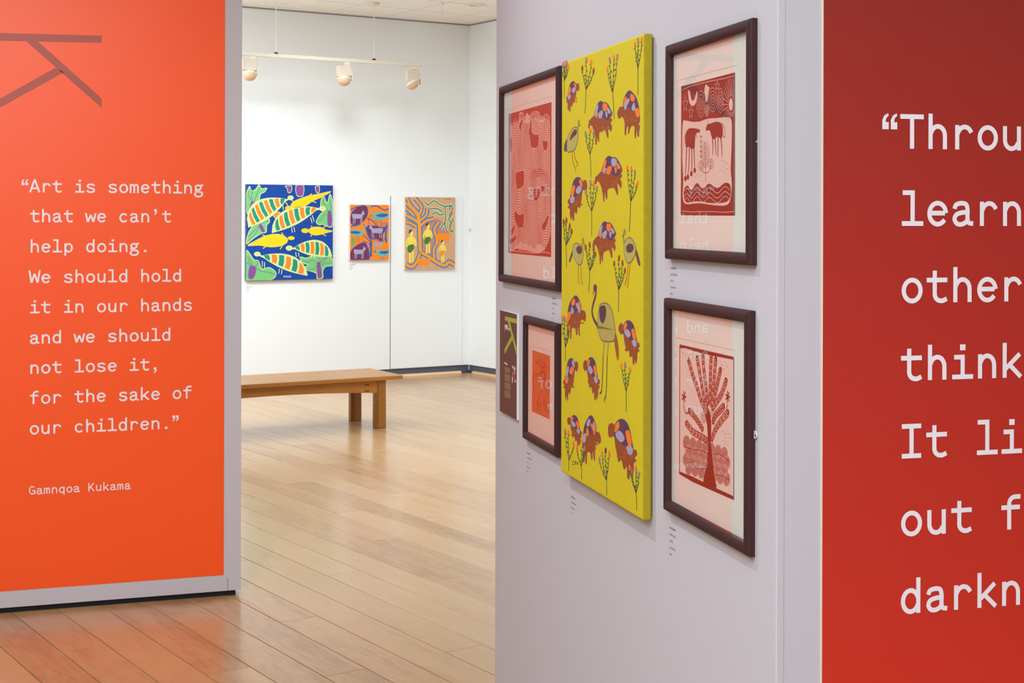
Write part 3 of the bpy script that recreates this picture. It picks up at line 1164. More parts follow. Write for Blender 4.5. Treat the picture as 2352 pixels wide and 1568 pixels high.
for (x, y) in ((152, 600), (402, 600)):
    for k in range(7):
        t = math.pi * 2 * k / 7
        a.line([(x, y), (x + 13 * math.cos(t), y + 36 * math.sin(t))], 3.0, INK, 4, 0)
a.line([(150, 640), (160, 690), (184, 690)], 2.5, INK, 4)
a.line([(402, 640), (390, 690)], 2.0, INK, 4)
for (x, y) in ((265, 715), (318, 690)):
    for r in (5, 10, 15):
        a.line([(x + r * math.cos(t), y + 2.2 * r * math.sin(t)) for t in [k * .6 for k in range(10)]], 1.0, INK, 4, 3, True)
for k in range(10):
    a.line([(140 + 12 * k, 345 + (k * 17) % 30), (150 + 12 * k, 350 + (k * 17) % 30)], .8, (190, 110, 105), 3, 0)
    a.line([(360 + (k * 9) % 50, 395 + (k * 23) % 60), (366 + (k * 9) % 50, 399 + (k * 23) % 60)], .8, (190, 110, 105), 3, 0)
    a.line([(370 + (k * 7) % 45, 800 + (k * 19) % 80), (378 + (k * 7) % 45, 796 + (k * 19) % 80)], .8, (190, 110, 105), 3, 0)
finish(art, root)
R_LR = root

# --- upper left: red print of animals among wavy lines
art, root, (wd, ht) = framed('upper left dark-framed red print of animals among wavy lines', ((1145, 199), (1281, 152), (1279, 670), (1144.7, 646)), YAW_L, BOW_L)
a = art
a.crop(1130, 130, 5.228)
emboss_shade(a, [(165, 640), (722, 474), (722, 2465), (165, 2405)])
RD = (156, 42, 38)
PK = (238, 190, 178)
Y2 = 1411.6     # offset of the second crop
a.poly([(200, 690), (715, 545), (710, 995 + Y2), (195, 945 + Y2)], RD, 1)
outline = [(215, 900), (225, 790), (245, 830), (260, 750), (290, 735), (318, 790), (325, 690), (355, 665), (385, 690), (400, 720), (420, 672), (450, 710), (480, 670),
           (520, 655), (565, 668), (590, 720), (640, 680), (680, 700), (698, 800), (700, 1400), (702, 2000), (700, 2150), (650, 2290), (600, 2340), (500, 2350), (300, 2300), (215, 2340),
           (212, 2100), (214, 1700), (212, 1200)]
a.poly(outline, PK, 2, 2)
random.seed(3)
for band in range(6):
    x0 = 213 + band * 81
    ph = random.uniform(0, 6)
    up = random.choice((-1, 1)) * random.uniform(20, 60)
    for k in range(62):
        y = 735 + k * 25 + (band * 37) % 25
        if y < 765 or y > 2265:
            continue
        amp = 9 + 5 * math.sin(k * .37 + ph)
        bend = 45 * math.sin(k * .16 + ph)
        pts = []
        for j in range(8):
            t = j / 7
            pts.append((x0 + t * 79, y + amp * math.sin(t * 8 + ph + k * .15) - bend * math.sin(math.pi * t) + up * (t - .5)))
        a.line(pts, 1.7, RD, 3, 2)
for band in (2, 4):
    x0 = 213 + band * 81
    a.line([(x0, 800), (x0 + 12, 1100), (x0 - 10, 1500), (x0 + 8, 1900), (x0, 2230)], 1.4, RD, 3)
for arcs in ((560, 1480, 110, 130), (640, 760, 60, 80), (520, 760, 70, 90), (360, 760, 45, 70), (285, 800, 40, 60)):
    for q in (1, .8, .6, .4):
        a.line([(arcs[0] + arcs[2] * q * math.cos(t), arcs[1] - arcs[3] * q * math.sin(t)) for t in [math.pi * j / 8 for j in range(9)]], 2.0, RD, 4)


def beast(a, x, y, w_, h_, c, layer, flip=1, leg=1.0):
    P_ = lambda u, v: (x + flip * u * w_, y + v * h_)
    a.poly([P_(0, .1), P_(.1, -.25), P_(.22, -.3), P_(.25, -.05), P_(.5, .0), P_(.95, .02), P_(1, .3), P_(.95, .8), P_(.75, 1), P_(.3, .95), P_(.18, .6), P_(.12, .25)], c, layer, 2)
    for u in (.28, .42, .75, .9):
        a.line([P_(u, .8), P_(u + .03, 1 + leg * .5), P_(u, 1 + leg)], (w_ * .012 * 1.4, w_ * .006 * 1.4), c, layer)
    a.line([P_(.12, -.2), P_(.1, -.6)], w_ * .006, c, layer)
    a.line([P_(1, .1), P_(1.08, .5)], w_ * .005, c, layer)


def beast2(a, pts, legs, c, layer, lw):
    a.line(pts, 4.0, PK, layer - 1, 2, True)
    for l in legs:
        a.line(l, lw + 3, PK, layer - 1)
    a.poly(pts, c, layer, 2)
    for l in legs:
        a.line(l, (lw, lw * .55), c, layer)


beast2(a, [(440, 920), (455, 850), (465, 760), (478, 800), (478, 900), (520, 940), (555, 935), (562, 1000), (550, 1080), (500, 1095), (465, 1060), (455, 950)],
       [[(475, 1060), (470, 1180), (468, 1270)], [(530, 1080), (532, 1250), (536, 1390)], [(548, 1060), (546, 1250), (548, 1390)]], RD, 5, 3)
beast2(a, [(610, 1000), (620, 1010), (660, 1015), (672, 1060), (655, 1115), (625, 1120), (612, 1060)], [[(620, 1110), (600, 1200), (595, 1300)], [(655, 1110), (650, 1250), (655, 1380)]], RD, 5, 3)
beast2(a, [(335, 880), (330, 820), (355, 760), (375, 755), (362, 800), (350, 860), (345, 890)], [[(345, 870), (340, 980), (335, 1100)], [(362, 800), (385, 900), (402, 1000)]], RD, 5, 3)
beast2(a, [(290, 1400), (330, 1385), (380, 1370), (385, 1500), (360, 1560), (310, 1590), (290, 1520)], [[(275, 1180), (280, 1300), (292, 1420)], [(300, 1570), (298, 1700), (290, 1790)], [(375, 1500), (385, 1640), (395, 1730)]], RD, 5, 5)
beast2(a, [(270, 480 + Y2), (285, 440 + Y2), (305, 470 + Y2), (340, 490 + Y2), (380, 470 + Y2), (382, 560 + Y2), (370, 630 + Y2), (320, 640 + Y2), (295, 590 + Y2), (275, 540 + Y2)],
       [[(310, 630 + Y2), (312, 720 + Y2), (305, 800 + Y2)], [(335, 630 + Y2), (335, 740 + Y2), (330, 810 + Y2)], [(372, 610 + Y2), (385, 720 + Y2), (390, 830 + Y2)]], RD, 5, 4)
beast2(a, [(490, 190 + Y2), (520, 170 + Y2), (570, 160 + Y2), (600, 140 + Y2), (632, 150 + Y2), (625, 200 + Y2), (590, 225 + Y2), (560, 290 + Y2), (520, 320 + Y2), (495, 270 + Y2)],
       [[(545, 300 + Y2), (540, 420 + Y2), (520, 500 + Y2)]], RD, 5, 4)
a.poly([(600, 620 + Y2), (640, 560 + Y2), (665, 500 + Y2), (678, 510 + Y2), (660, 600 + Y2), (630, 670 + Y2), (612, 665 + Y2)], RD, 5, 2)
a.poly([(232, 690 + Y2), (245, 650 + Y2), (275, 615 + Y2), (270, 660 + Y2), (240, 730 + Y2)], RD, 5, 2)
a.poly([(215, 780 + Y2), (250, 770 + Y2), (290, 740 + Y2), (285, 780 + Y2), (220, 840 + Y2)], RD, 5, 2)
a.poly([(216, 1000), (236, 980), (238, 1100), (222, 1150)], RD, 5, 2)
for k in range(24):
    a.ell(505 + (k % 6) * 18, 175 + Y2 + (k // 6) * 32, 4, 6, PK, 6, 0, 6)
a.line([(215, 915 + Y2), (300, 925 + Y2), (400, 935 + Y2), (520, 945 + Y2), (620, 935 + Y2), (700, 950 + Y2)], 2, PK, 6)
for k in range(3):
    a.line([(290, (820 + 26 * k) + Y2), (330, (860 + 22 * k) + Y2), (420, (870 + 20 * k) + Y2), (500, (890 + 16 * k) + Y2), (570, (930 + 10 * k) + Y2)], 1.6, PK, 6)
finish(art, root)
R_UL = root

# --- lower left: small orange print
art, root, (wd, ht) = framed('small lower left dark-framed orange print of a long-limbed creature', ((1201, 724.6), (1276, 743), (1278.7, 1051.7), (1198.4, 1006)), YAW_L, BOW_L)
a = art
a.crop(1130, 680, 3.92)
emboss_shade(a, [(350, 443), (528, 498), (524, 1158), (348, 1070)])
a.poly([(365, 488), (522, 540), (518, 1105), (360, 1032)], (222, 112, 66), 1)
a.line([(365, 488), (522, 540), (518, 1105), (360, 1032), (365, 488)], 1.2, (186, 74, 50), 2, 0)
DO = (188, 66, 26)
LO = (224, 112, 60)
limbs = [[(400, 590), (415, 600), (440, 640), (455, 655), (440, 680)], [(470, 690), (485, 650), (508, 650), (508, 675)], [(450, 700), (425, 715), (385, 710), (370, 740), (375, 810), (385, 850)],
         [(440, 760), (445, 830), (430, 900), (412, 940)], [(470, 760), (485, 830), (500, 870), (512, 895)], [(455, 610), (430, 580), (425, 545)], [(470, 600), (475, 570), (478, 545)], [(455, 600), (458, 575), (455, 550)]]
for l in limbs:
    a.line(l, (9, 5), DO, 2)
    a.line(l, (4, 1.5), LO, 3)
a.ell(458, 715, 30, 55, DO, 2)
a.ell(465, 620, 18, 28, DO, 2)
a.ell(458, 720, 14, 30, LO, 3)
a.ell(465, 620, 8, 12, LO, 3)
a.ell(400, 592, 9, 16, DO, 2)
for x0, y0 in ((430, 1000), (465, 960), (480, 1000), (410, 990), (500, 1010)):
    a.line([(x0, y0 - 60), (x0 + 4, y0 - 20), (x0 - 2, y0 + 35)], (2, 7), DO, 2)
    a.line([(x0 - 8, y0 - 30), (x0 + 2, y0 + 5)], 2.5, DO, 2)
    a.line([(x0 + 12, y0 - 40), (x0 + 2, y0 + 5)], 2.5, DO, 2)
finish(art, root)
R_LL = root

# --- mirror plates that peep out at the near edge of two frames
for rt, px, py in ((R_UR, 1741, 325), (R_LR, 1742, 1000)):
    s, z = W_ART.uv(px, py)
    ls, lz = s - (rt.location - W_ART.o).dot(W_ART.a), z - rt.location.z
    v, f = [], []
    n = 10
    ring = [(ls - 0.010 + 0.009 * math.cos(t), lz + 0.0065 * math.sin(t)) for t in [2 * math.pi * k / n for k in range(n)]]
    for yy in (-0.0005, -0.003):
        v += [(p[0], yy, p[1]) for p in ring]
    f = [tuple(range(n)), tuple(range(2 * n - 1, n - 1, -1))] + [(i, n + i, n + (i + 1) % n, (i + 1) % n) for i in range(n)]
    pl = mesh_obj('mirror_plate', v, f, M_CLEAR, rt)
    pl['label'] = 'small silvery fixing plate'
    v = [(ls + 0.0012 * math.cos(t) - 0.004, -0.0042, lz + 0.0014 * math.sin(t)) for t in [2 * math.pi * k / 8 for k in range(8)]]
    v += [(p[0] * 1.0, -0.003, p[2]) for p in v]
    mesh_obj('screw', v, [tuple(range(8))] + [(i, 8 + i, 8 + (i + 1) % 8, (i + 1) % 8) for i in range(8)], M_STEEL, pl)

# ------------------------------------------------------------------ yellow canvas
TH = 0.0215
s0, s1, z0, z1 = rect_on(W_ART, TH, (1291, 145), (1480, 76), (1475, 1196), (1287, 1080))
sc, zc = (s0 + s1) / 2, (z0 + z1) / 2
wd, ht = (s1 - s0) / 2, (z1 - z0) / 2
YEL = tag(empty('canvas_painting', W_ART.p3(sc, zc), W_ART.rz), 'large yellow canvas painting of tortoises, birds and plants', 'painting')
v, f = box_vf(-wd, wd, -TH, -0.003, -ht, ht)
cv = mesh_obj('stretched_canvas', v, f, [M_YSHADED, M_YELLOW], YEL)
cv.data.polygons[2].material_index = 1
bevel(cv, 0.004, 3)
slab('stretcher_bar', -wd + 0.03, wd - 0.03, -ht + 0.03, ht - 0.03, -0.003, -0.0005, M_CANVAS, YEL)
a = Art(W_ART, TH, sc, zc, 0.00004)
BR, BR2, PU, OR, LA, EDG = (150, 72, 24), (168, 84, 30), (88, 58, 84), (242, 120, 34), (168, 156, 182), (128, 92, 128)


TV = [
    (1120, 458, 1372, 878,
     [(1122, 705), (1130, 660), (1150, 630), (1185, 600), (1260, 590), (1350, 560), (1370, 565), (1372, 590), (1355, 620), (1372, 642), (1355, 670), (1368, 705), (1362, 752), (1345, 722), (1325, 695), (1330, 740),
      (1335, 800), (1325, 814), (1312, 780), (1295, 735), (1270, 745), (1240, 760), (1234, 800), (1232, 850), (1222, 838), (1218, 790), (1212, 800), (1208, 872), (1198, 872), (1194, 800), (1180, 740), (1160, 692), (1140, 692), (1130, 715)],
     [(1183, 602), (1190, 560), (1205, 515), (1230, 470), (1255, 456), (1280, 468), (1305, 468), (1330, 488), (1350, 525), (1366, 560), (1350, 600), (1335, 637), (1300, 638), (1275, 612), (1250, 630), (1225, 612), (1205, 622)],
     [(1, [(1238, 478), (1262, 458), (1282, 468), (1275, 510), (1250, 555), (1228, 562), (1224, 530)]), (0, [(1278, 480), (1300, 474), (1324, 495), (1320, 540), (1300, 555), (1280, 545), (1272, 515)]),
      (2, [(1192, 565), (1205, 515), (1228, 488), (1225, 535), (1205, 595), (1188, 602)]), (2, [(1234, 570), (1262, 545), (1278, 560), (1270, 600), (1250, 628), (1228, 612)]),
      (0, [(1198, 600), (1214, 566), (1229, 574), (1214, 618), (1202, 618)]), (2, [(1322, 515), (1345, 535), (1360, 562), (1342, 580), (1325, 560)]), (2, [(1302, 556), (1326, 572), (1318, 622), (1306, 600)])]),
    (572, 612, 785, 1055,
     [(572, 830), (580, 790), (600, 766), (628, 770), (700, 780), (770, 830), (780, 860), (783, 900), (770, 925), (782, 955), (778, 1000), (772, 1042), (763, 1035), (758, 985), (750, 985), (748, 1052), (738, 1055), (735, 990), (732, 945),
      (710, 942), (690, 960), (682, 1012), (670, 1010), (672, 960), (664, 935), (656, 980), (650, 1022), (640, 1022), (643, 960), (638, 900), (625, 862), (605, 856), (590, 874), (578, 862)],
     [(624, 772), (625, 720), (640, 670), (665, 625), (688, 611), (715, 630), (745, 670), (765, 720), (777, 790), (783, 858), (765, 867), (745, 848), (730, 806), (712, 806), (690, 786), (665, 768), (650, 794), (635, 788)],
     [(0, [(630, 722), (640, 680), (655, 666), (661, 690), (640, 742), (626, 762)]), (2, [(635, 762), (650, 712), (675, 684), (689, 700), (665, 752), (650, 790), (636, 786)]),
      (0, [(693, 650), (715, 644), (736, 680), (731, 711), (708, 712), (694, 686)]), (2, [(704, 782), (720, 735), (732, 724), (743, 780), (728, 806)]), (0, [(738, 792), (760, 774), (779, 800), (781, 850), (760, 864), (745, 838)])]),
    (195, 263, 320, 582,
     [(196, 322), (200, 295), (215, 286), (223, 300), (240, 330), (280, 380), (303, 425), (316, 432), (320, 452), (308, 470), (319, 486), (305, 500), (307, 540), (298, 580), (291, 545), (288, 582), (280, 577), (278, 520), (268, 532), (262, 527),
      (258, 490), (250, 482), (241, 492), (236, 450), (228, 400), (222, 352), (210, 362), (198, 347)],
     [(221, 348), (224, 300), (240, 268), (262, 264), (281, 288), (292, 330), (300, 380), (305, 430), (299, 458), (282, 453), (275, 414), (262, 404), (250, 389), (235, 369)],
     [(0, [(224, 332), (228, 295), (240, 274), (247, 295), (239, 322), (230, 332)]), (2, [(228, 342), (245, 324), (262, 345), (268, 370), (255, 389), (238, 372)]),
      (0, [(272, 330), (287, 324), (298, 375), (297, 407), (284, 402), (276, 366)]), (2, [(275, 412), (294, 405), (304, 430), (299, 456), (284, 453)])]),
]


def tort(x0, y0, x1, y1, face, seed=0, var=0):
    """tortoise facing left, fitted to a box (mirrored when face is 'r')"""
    rnd = random.Random(seed)
    a.crop(0, 0, 1.0)
    bx0, by0, bx1, by1, body, shl, pat = TV[var]

    def T_(p):
        u, v = (p[0] - bx0) / (bx1 - bx0), (p[1] - by0) / (by1 - by0)
        if face == 'r':
            u = 1 - u
        return (x0 + u * (x1 - x0), y0 + v * (y1 - y0))
    w_, h_ = x1 - x0, y1 - y0
    bp = [T_(p) for p in body]
    bp = [(p[0] + rnd.uniform(-.012, .012) * w_, p[1] + rnd.uniform(-.008, .008) * h_) for p in bp]
    bs = catmull(bp, 2, True)
    a.poly(bs, BR, 3)
    a.line(bs, 1.9, EDG, 2, 0, True)
    for q in range(7):          # brush marks
        u, v = rnd.uniform(.3, .85), rnd.uniform(.55, .70)
        a.ell(x0 + u * w_, y0 + v * h_, w_ * .06, h_ * .02, BR2, 4, rnd.uniform(-.5, .5), 8)
    ss = catmull([T_(p) for p in shl], 3, True)
    a.poly(ss, PU, 5)
    a.line(ss, 1.3, (104, 84, 128), 5, 0, True)
    perm = [[OR, PU, LA], [OR, PU, LA], [LA, PU, OR]][seed % 3]
    for c, pl in pat:
        if c != 1:
            a.poly([T_(p) for p in pl], perm[c], 6, 2)
    hx, hy = (x0 + .05 * w_, y0 + .46 * h_) if face == 'l' else (x0 + .95 * w_, y0 + .46 * h_)
    if var == 2:
        hy = y0 + .16 * h_
    a.ell(hx, hy, w_ * .02, h_ * .012, (60, 30, 40), 6, 0, 6)


TORT = [(1300.6, 187, 1331, 255, 'r'), (1351, 232.6, 1406, 331.5, 'l'), (1418.7, 208, 1470, 316, 'l'), (1366, 358.7, 1429, 463, 'l'), (1304, 407, 1349, 505, 'r'),
        (1361, 509, 1414.5, 606, 'l'), (1302.5, 679, 1346, 777, 'r'), (1421, 736, 1469, 835, 'l'), (1294, 822.6, 1328, 918, 'r'), (1339.7, 820.5, 1378, 918, 'l'),
        (1303, 953.6, 1336.6, 1023, 'l'), (1338, 954, 1380, 1064, 'r'), (1396, 962.5, 1462.7, 1097.5, 'l')]
TVAR = [2, 0, 1, 0, 2, 0, 1, 2, 2, 2, 2, 1, 2]
for i, t in enumerate(TORT):
    tort(*t, seed=[3, 1, 1, 2, 4, 3, 1, 3, 5, 1, 4, 2, 0][i], var=TVAR[i])

GRN, DGR, NAV = (52, 112, 62), (36, 84, 60), (48, 44, 66)
c4 = lambda x, y: (1280 + x / 4.125, 60 + y / 4.125)
c5 = lambda x, y: (1280 + x / 4.125, 400 + y / 4.125)
c6 = lambda x, y: (1280 + x / 3.267, 740 + y / 3.267)
RR = (150, 66, 36)
LV = (160, 118, 136)
a.crop(0, 0, 1.0)


def plant(c, bot, fork, tips):
    B, K = c(*bot), c(*fork)
    a.line([B, ((B[0] + K[0]) / 2 + .3, (B[1] + K[1]) / 2), K], (3.2, 3.2), GRN, 7)
    rnd = random.Random(int(B[0] * 7))
    for tp in tips:
        P_ = c(*tp[:2])
        cc = tp[2]
        mid = ((K[0] * .45 + P_[0] * .55) + (P_[0] - K[0]) * .12, (K[1] * .5 + P_[1] * .5))
        a.line([K, mid, P_], (2.4, 1.4), NAV, 8)
        for q in (.30, .48, .64, .8, .92):
            x = K[0] + (P_[0] - K[0]) * (q + .04)
            y = K[1] + (P_[1] - K[1]) * q
            sd = rnd.choice((-1, 1))
            a.ell(x + sd * 1.5, y, 1.25, 3.2, GRN if rnd.random() < .6 else (70, 130, 60), 7, sd * .35, 8)
        a.ell(P_[0], P_[1], 2.1, 7.2, cc, 9, 0, 12)


plant(c4, (66, 680), (66, 520), [(58, 365, LV), (74, 352, OR), (90, 350, LV), (105, 388, OR)])
plant(c4, (263, 828), (273, 600), [(238, 400, RR), (276, 322, LV), (322, 345, OR), (346, 420, RR)])
plant(c4, (540, 880), (525, 630), [(476, 410, OR), (497, 318, LV), (535, 300, OR), (571, 288, LV)])
plant(c4, (764, 650), (765, 400), [(736, 175, OR), (764, 138, LV), (803, 130, OR)])
plant(c4, (320, 1435), (312, 1215), [(268, 1020, LV), (311, 985, OR), (348, 1005, LV)])
plant(c5, (683, 545), (697, 255), [(664, -58, OR), (702, -52, OR), (735, -17, LV), (762, 88, OR)])
plant(c5, (326, 585), (326, 350), [(272, 170, LV), (315, 80, LV), (348, 85, OR), (374, 137, LV)])
plant(c5, (90, 885), (83, 672), [(62, 450, RR), (88, 436, RR), (120, 490, RR), (137, 540, RR)])
plant(c5, (298, 1118), (308, 915), [(270, 695, RR), (307, 668, RR), (347, 702, RR), (361, 758, RR)])
plant(c5, (580, 1300), (582, 1095), [(541, 845, RR), (586, 793, RR), (618, 840, RR), (641, 913, RR)])
plant(c5, (77, 1770), (78, 1640), [(48, 1360, OR), (70, 1370, LV), (100, 1385, OR), (117, 1455, OR)])
plant(c6, (517, 672), (517, 515), [(482, 325, OR), (509, 320, LV), (546, 355, OR)])
plant(c6, (85, 1113), (88, 1035), [(59, 820, LV), (83, 830, OR), (123, 915, OR)])
plant(c6, (183, 1183), (180, 1080), [(150, 945, OR), (187, 895, OR), (207, 945, LV)])
plant(c6, (372, 1300), (370, 1185), [(318, 1030, LV), (337, 985, OR), (364, 960, PU), (390, 985, OR)])
plant(c6, (597, 1412), (592, 1280), [(545, 1090, OR), (562, 1115, LV), (590, 1095, OR), (616, 1140, LV)])
TAN, GRY = (178, 166, 92), (110, 84, 92)


def P4(c, pts):
    return [c(*p) for p in pts]


def bird(c, body, wing, neck, tail, legs, beak):
    bs = catmull(P4(c, body), 3, True)
    a.poly(bs, TAN, 8)
    a.line(bs, 1.7, GRY, 9, 0, True)
    a.poly(P4(c, wing), (96, 58, 58), 9, 3)
    a.poly(P4(c, tail), (104, 70, 78), 7, 2)
    a.line(P4(c, neck), (5.0, 4.0), GRY, 8)
    a.line(P4(c, neck), (2.2, 1.6), TAN, 9)
    for l in legs:
        a.line(P4(c, l), 2.6, (176, 84, 30), 7)
    a.line(P4(c, beak), (3.5, 1.2), (90, 50, 50), 9, 0)


bird(c4, [(98, 1065), (130, 990), (160, 960), (188, 958), (200, 1000), (195, 1080), (170, 1160), (130, 1188), (95, 1182)],
     [(120, 1085), (135, 1025), (165, 982), (188, 985), (184, 1022), (150, 1055)], [(193, 970), (200, 945), (198, 905), (207, 897), (212, 930)],
     [(100, 1068), (75, 1100), (62, 1160), (70, 1183), (92, 1182)],
     [[(140, 1188), (150, 1290), (172, 1345), (175, 1385)], [(160, 1180), (172, 1260), (195, 1295), (185, 1330)]], [(208, 932), (221, 946)])
bird(c5, [(145, 740), (150, 680), (180, 652), (215, 665), (240, 690), (245, 760), (232, 840), (200, 855), (170, 810), (150, 770)],
     [(182, 700), (205, 678), (232, 690), (236, 730), (218, 758), (190, 740)], [(241, 695), (238, 640), (242, 612), (250, 622), (250, 645)],
     [(143, 720), (148, 745), (125, 830), (112, 822), (120, 790)], [[(200, 855), (200, 980), (210, 1045)], [(222, 850), (230, 990), (242, 1045)]], [(250, 645), (262, 678)])
bird(c5, [(640, 640), (685, 598), (720, 630), (745, 700), (735, 770), (700, 830), (665, 835), (640, 780), (632, 700)],
     [(655, 690), (680, 658), (715, 665), (726, 705), (700, 742), (662, 735)], [(634, 700), (630, 610), (632, 545), (642, 530), (646, 575)],
     [(740, 740), (748, 705), (770, 770), (788, 850), (776, 868), (760, 830)], [[(672, 840), (665, 940), (642, 1050)], [(692, 835), (682, 940), (665, 1080)]], [(630, 568), (616, 602)])
# ostrich
body = P4(c5, [(392, 1290), (405, 1240), (440, 1220), (480, 1230), (515, 1280), (535, 1370), (548, 1460)]) + P4(c6, [(437, 60), (430, 120), (415, 143), (340, 138), (315, 90), (300, 20)]) + P4(c5, [(380, 1460), (385, 1380)])
bs = catmull(body, 3, True)
a.poly(bs, (176, 160, 84), 8)
a.line(bs, 2.0, GRY, 9, 0, True)
a.poly(P4(c5, [(400, 1270), (430, 1242), (460, 1255), (464, 1330), (445, 1400), (425, 1410), (405, 1370)]), (84, 56, 74), 9, 3)
a.line(P4(c5, [(385, 1435), (350, 1380), (330, 1300), (345, 1215), (368, 1130), (360, 1070)]), (9, 8), (84, 62, 88), 8)
a.ell(*c5(360, 1078), 4.0, 9, (84, 62, 88), 9)
a.line(P4(c5, [(352, 1090), (332, 1130)]), (3, 1.5), OR, 9, 0)
a.line(P4(c5, [(352, 1108), (338, 1158)]), (3, 1.5), (196, 90, 30), 9, 0)
a.poly(P4(c6, [(424, 84), (440, 80), (455, 150), (462, 220), (457, 286), (446, 260), (430, 160)]), (156, 84, 44), 7, 2)
a.line(P4(c6, [(352, 138), (345, 245)]), (12, 5), (176, 160, 84), 7, 0)
a.line(P4(c6, [(382, 142), (376, 245)]), (12, 5), (176, 160, 84), 7, 0)
a.line(P4(c6, [(345, 245), (340, 400), (334, 510), (318, 535)]), 3.6, (78, 54, 62), 7)
a.line(P4(c6, [(376, 245), (372, 400), (366, 545), (356, 575), (357, 600)]), 3.6, (78, 54, 62), 7)
# signature scribble at the lower left
for st in ([(126, 1040), (116, 1046), (115, 1062), (126, 1066)], [(128, 1045), (136, 1042), (130, 1070)], [(134, 1066), (140, 1045), (148, 1068)], [(150, 1046), (156, 1050), (150, 1056), (158, 1066)], [(146, 1064), (158, 1060)]):
    a.line(P4(c6, st), 1.3, NAV, 5)
o = a.build('painted_design', M_PAINT, YEL)
o.location = (0, -TH - 0.0001, 0)

# ------------------------------------------------------------------ information poster at the far end of the partition
s0, s1, z0, z1 = rect_on(W_ART, 0.006, (1149.6, 712.4), (1188, 721.5), (1186.8, 963), (1147, 944))
sc, zc = (s0 + s1) / 2, (z0 + z1) / 2
wd, ht = (s1 - s0) / 2, (z1 - z0) / 2
POS = tag(empty('information_board', W_ART.p3(sc, zc), W_ART.rz), 'narrow brown information board with a green letter K', 'board')
slab('board', -wd, wd + 0.001, -ht, ht, -0.006, -0.0005, plain('foam_board', (232, 228, 226), 0.6), POS)
a = Art(W_ART, 0.006, sc, zc, 0.0001)
a.crop(1140, 700, 5.6)
a.raw([(-wd, -ht), (wd - 0.002, -ht), (wd - 0.002, ht), (-wd, ht)], (112, 70, 62), 1)
YG = (168, 172, 62)
a.poly([(112, 146), (268, 184), (266, 240), (112, 200)], YG, 2)
a.poly([(146, 203), (174, 212), (267, 584), (264, 660)], YG, 2)
a.poly([(196, 396), (216, 430), (108, 636), (106, 570)], YG, 3)
W1 = (222, 210, 210)
a.line([(110, 262), (152, 276)], 5, W1, 4, 0)
a.line([(110, 280), (150, 292)], 5, (200, 184, 184), 4, 0)
for k in range(5):
    a.line([(110 + 14 * k, 296 + 4 * k), (120 + 14 * k, 299 + 4 * k)], 7, (206, 190, 190), 4, 0)
a.line([(110, 338), (114, 340)], 3, W1, 4, 0)
a.line([(106, 742), (145, 768)], 4, W1, 4, 0)
rnd = random.Random(5)
y = 800
for k in range(28):
    if k in (5, 13, 20):
        y += 14
        continue
    e = 188 - rnd.random() * 14
    a.line([(108, y), (e, y + (e - 108) * .30)], 1.7, (158, 132, 96), 2, 0)
    y += 14
for k, (x, yy, hh, c) in enumerate(((210, 780, 40, W1), (232, 790, 60, W1), (246, 800, 40, (200, 170, 190)), (214, 860, 60, (196, 110, 110)), (236, 850, 50, (220, 190, 190)), (208, 930, 70, W1),
                                     (222, 900, 60, (184, 70, 70)), (238, 900, 80, (190, 80, 78)), (246, 960, 40, W1), (226, 970, 40, (176, 60, 60)))):
    a.poly([(x - 5, yy), (x + 5, yy + 6), (x + 3, yy + hh), (x - 6, yy + hh - 8)], c, 2 + (k % 2), 2)
o = a.build('printed_sheet', M_PRINT, POS)
o.location = (0, -0.006, 0)

# ------------------------------------------------------------------ paintings on the back wall
THB = 0.035


def far_canvas(label, corners, side):
    s0, s1, z0, z1 = rect_on(W_BACK, THB, *corners)
    sc, zc = (s0 + s1) / 2, (z0 + z1) / 2
    wd, ht = (s1 - s0) / 2, (z1 - z0) / 2
    root = tag(empty('canvas_painting', W_BACK.p3(sc, zc), W_BACK.rz), label, 'painting')
    c = slab('stretched_canvas', -wd, wd, -ht, ht, -THB, -0.003, side, root)
    bevel(c, 0.003)
    slab('stretcher_bar', -wd + 0.03, wd - 0.03, -ht + 0.03, ht - 0.03, -0.003, -0.0005, M_CANVAS, root)
    a = Art(W_BACK, THB, sc, zc, 0.00018)
    a.crop(550, 400, 3.92)
    a.wd, a.ht = wd, ht
    return a, root


def far_finish(a, root):
    # keep the paint inside the canvas
    nv = []
    for x, y, z in a.v:
        nv.append((max(-a.wd + .002, min(a.wd - .002, x)), y, max(-a.ht + .002, min(a.ht - .002, z))))
    a.v = nv
    o = a.build('painted_design', M_PAINT, root)
    o.location = (0, -THB - 0.0001, 0)


fc = lambda pts: [(550 + x / 3.92, 400 + y / 3.92) for x, y in pts]
# blue painting
a, root = far_canvas('large blue painting of striped tortoises and yellow lizards on the back wall', fc([(58, 92), (842, 98), (842, 942), (60, 958)]), plain('blue_edge', (90, 100, 120), .6))
BL = (5, 64, 152)
a.raw([(-a.wd + .002, -a.ht + .002), (a.wd - .002, -a.ht + .002), (a.wd - .002, a.ht - .002), (-a.wd + .002, a.ht - .002)], BL, 1)
GG, PP, YY, CR, OO, TE = (112, 192, 116), (134, 72, 150), (244, 204, 20), (206, 222, 150), (240, 132, 44), (32, 140, 118)


def blob(pts, c=GG):
    s_ = catmull(pts, 4, True)
    a.poly(s_, c, 2)
    a.line(s_, 7, CR, 3, 0, True)


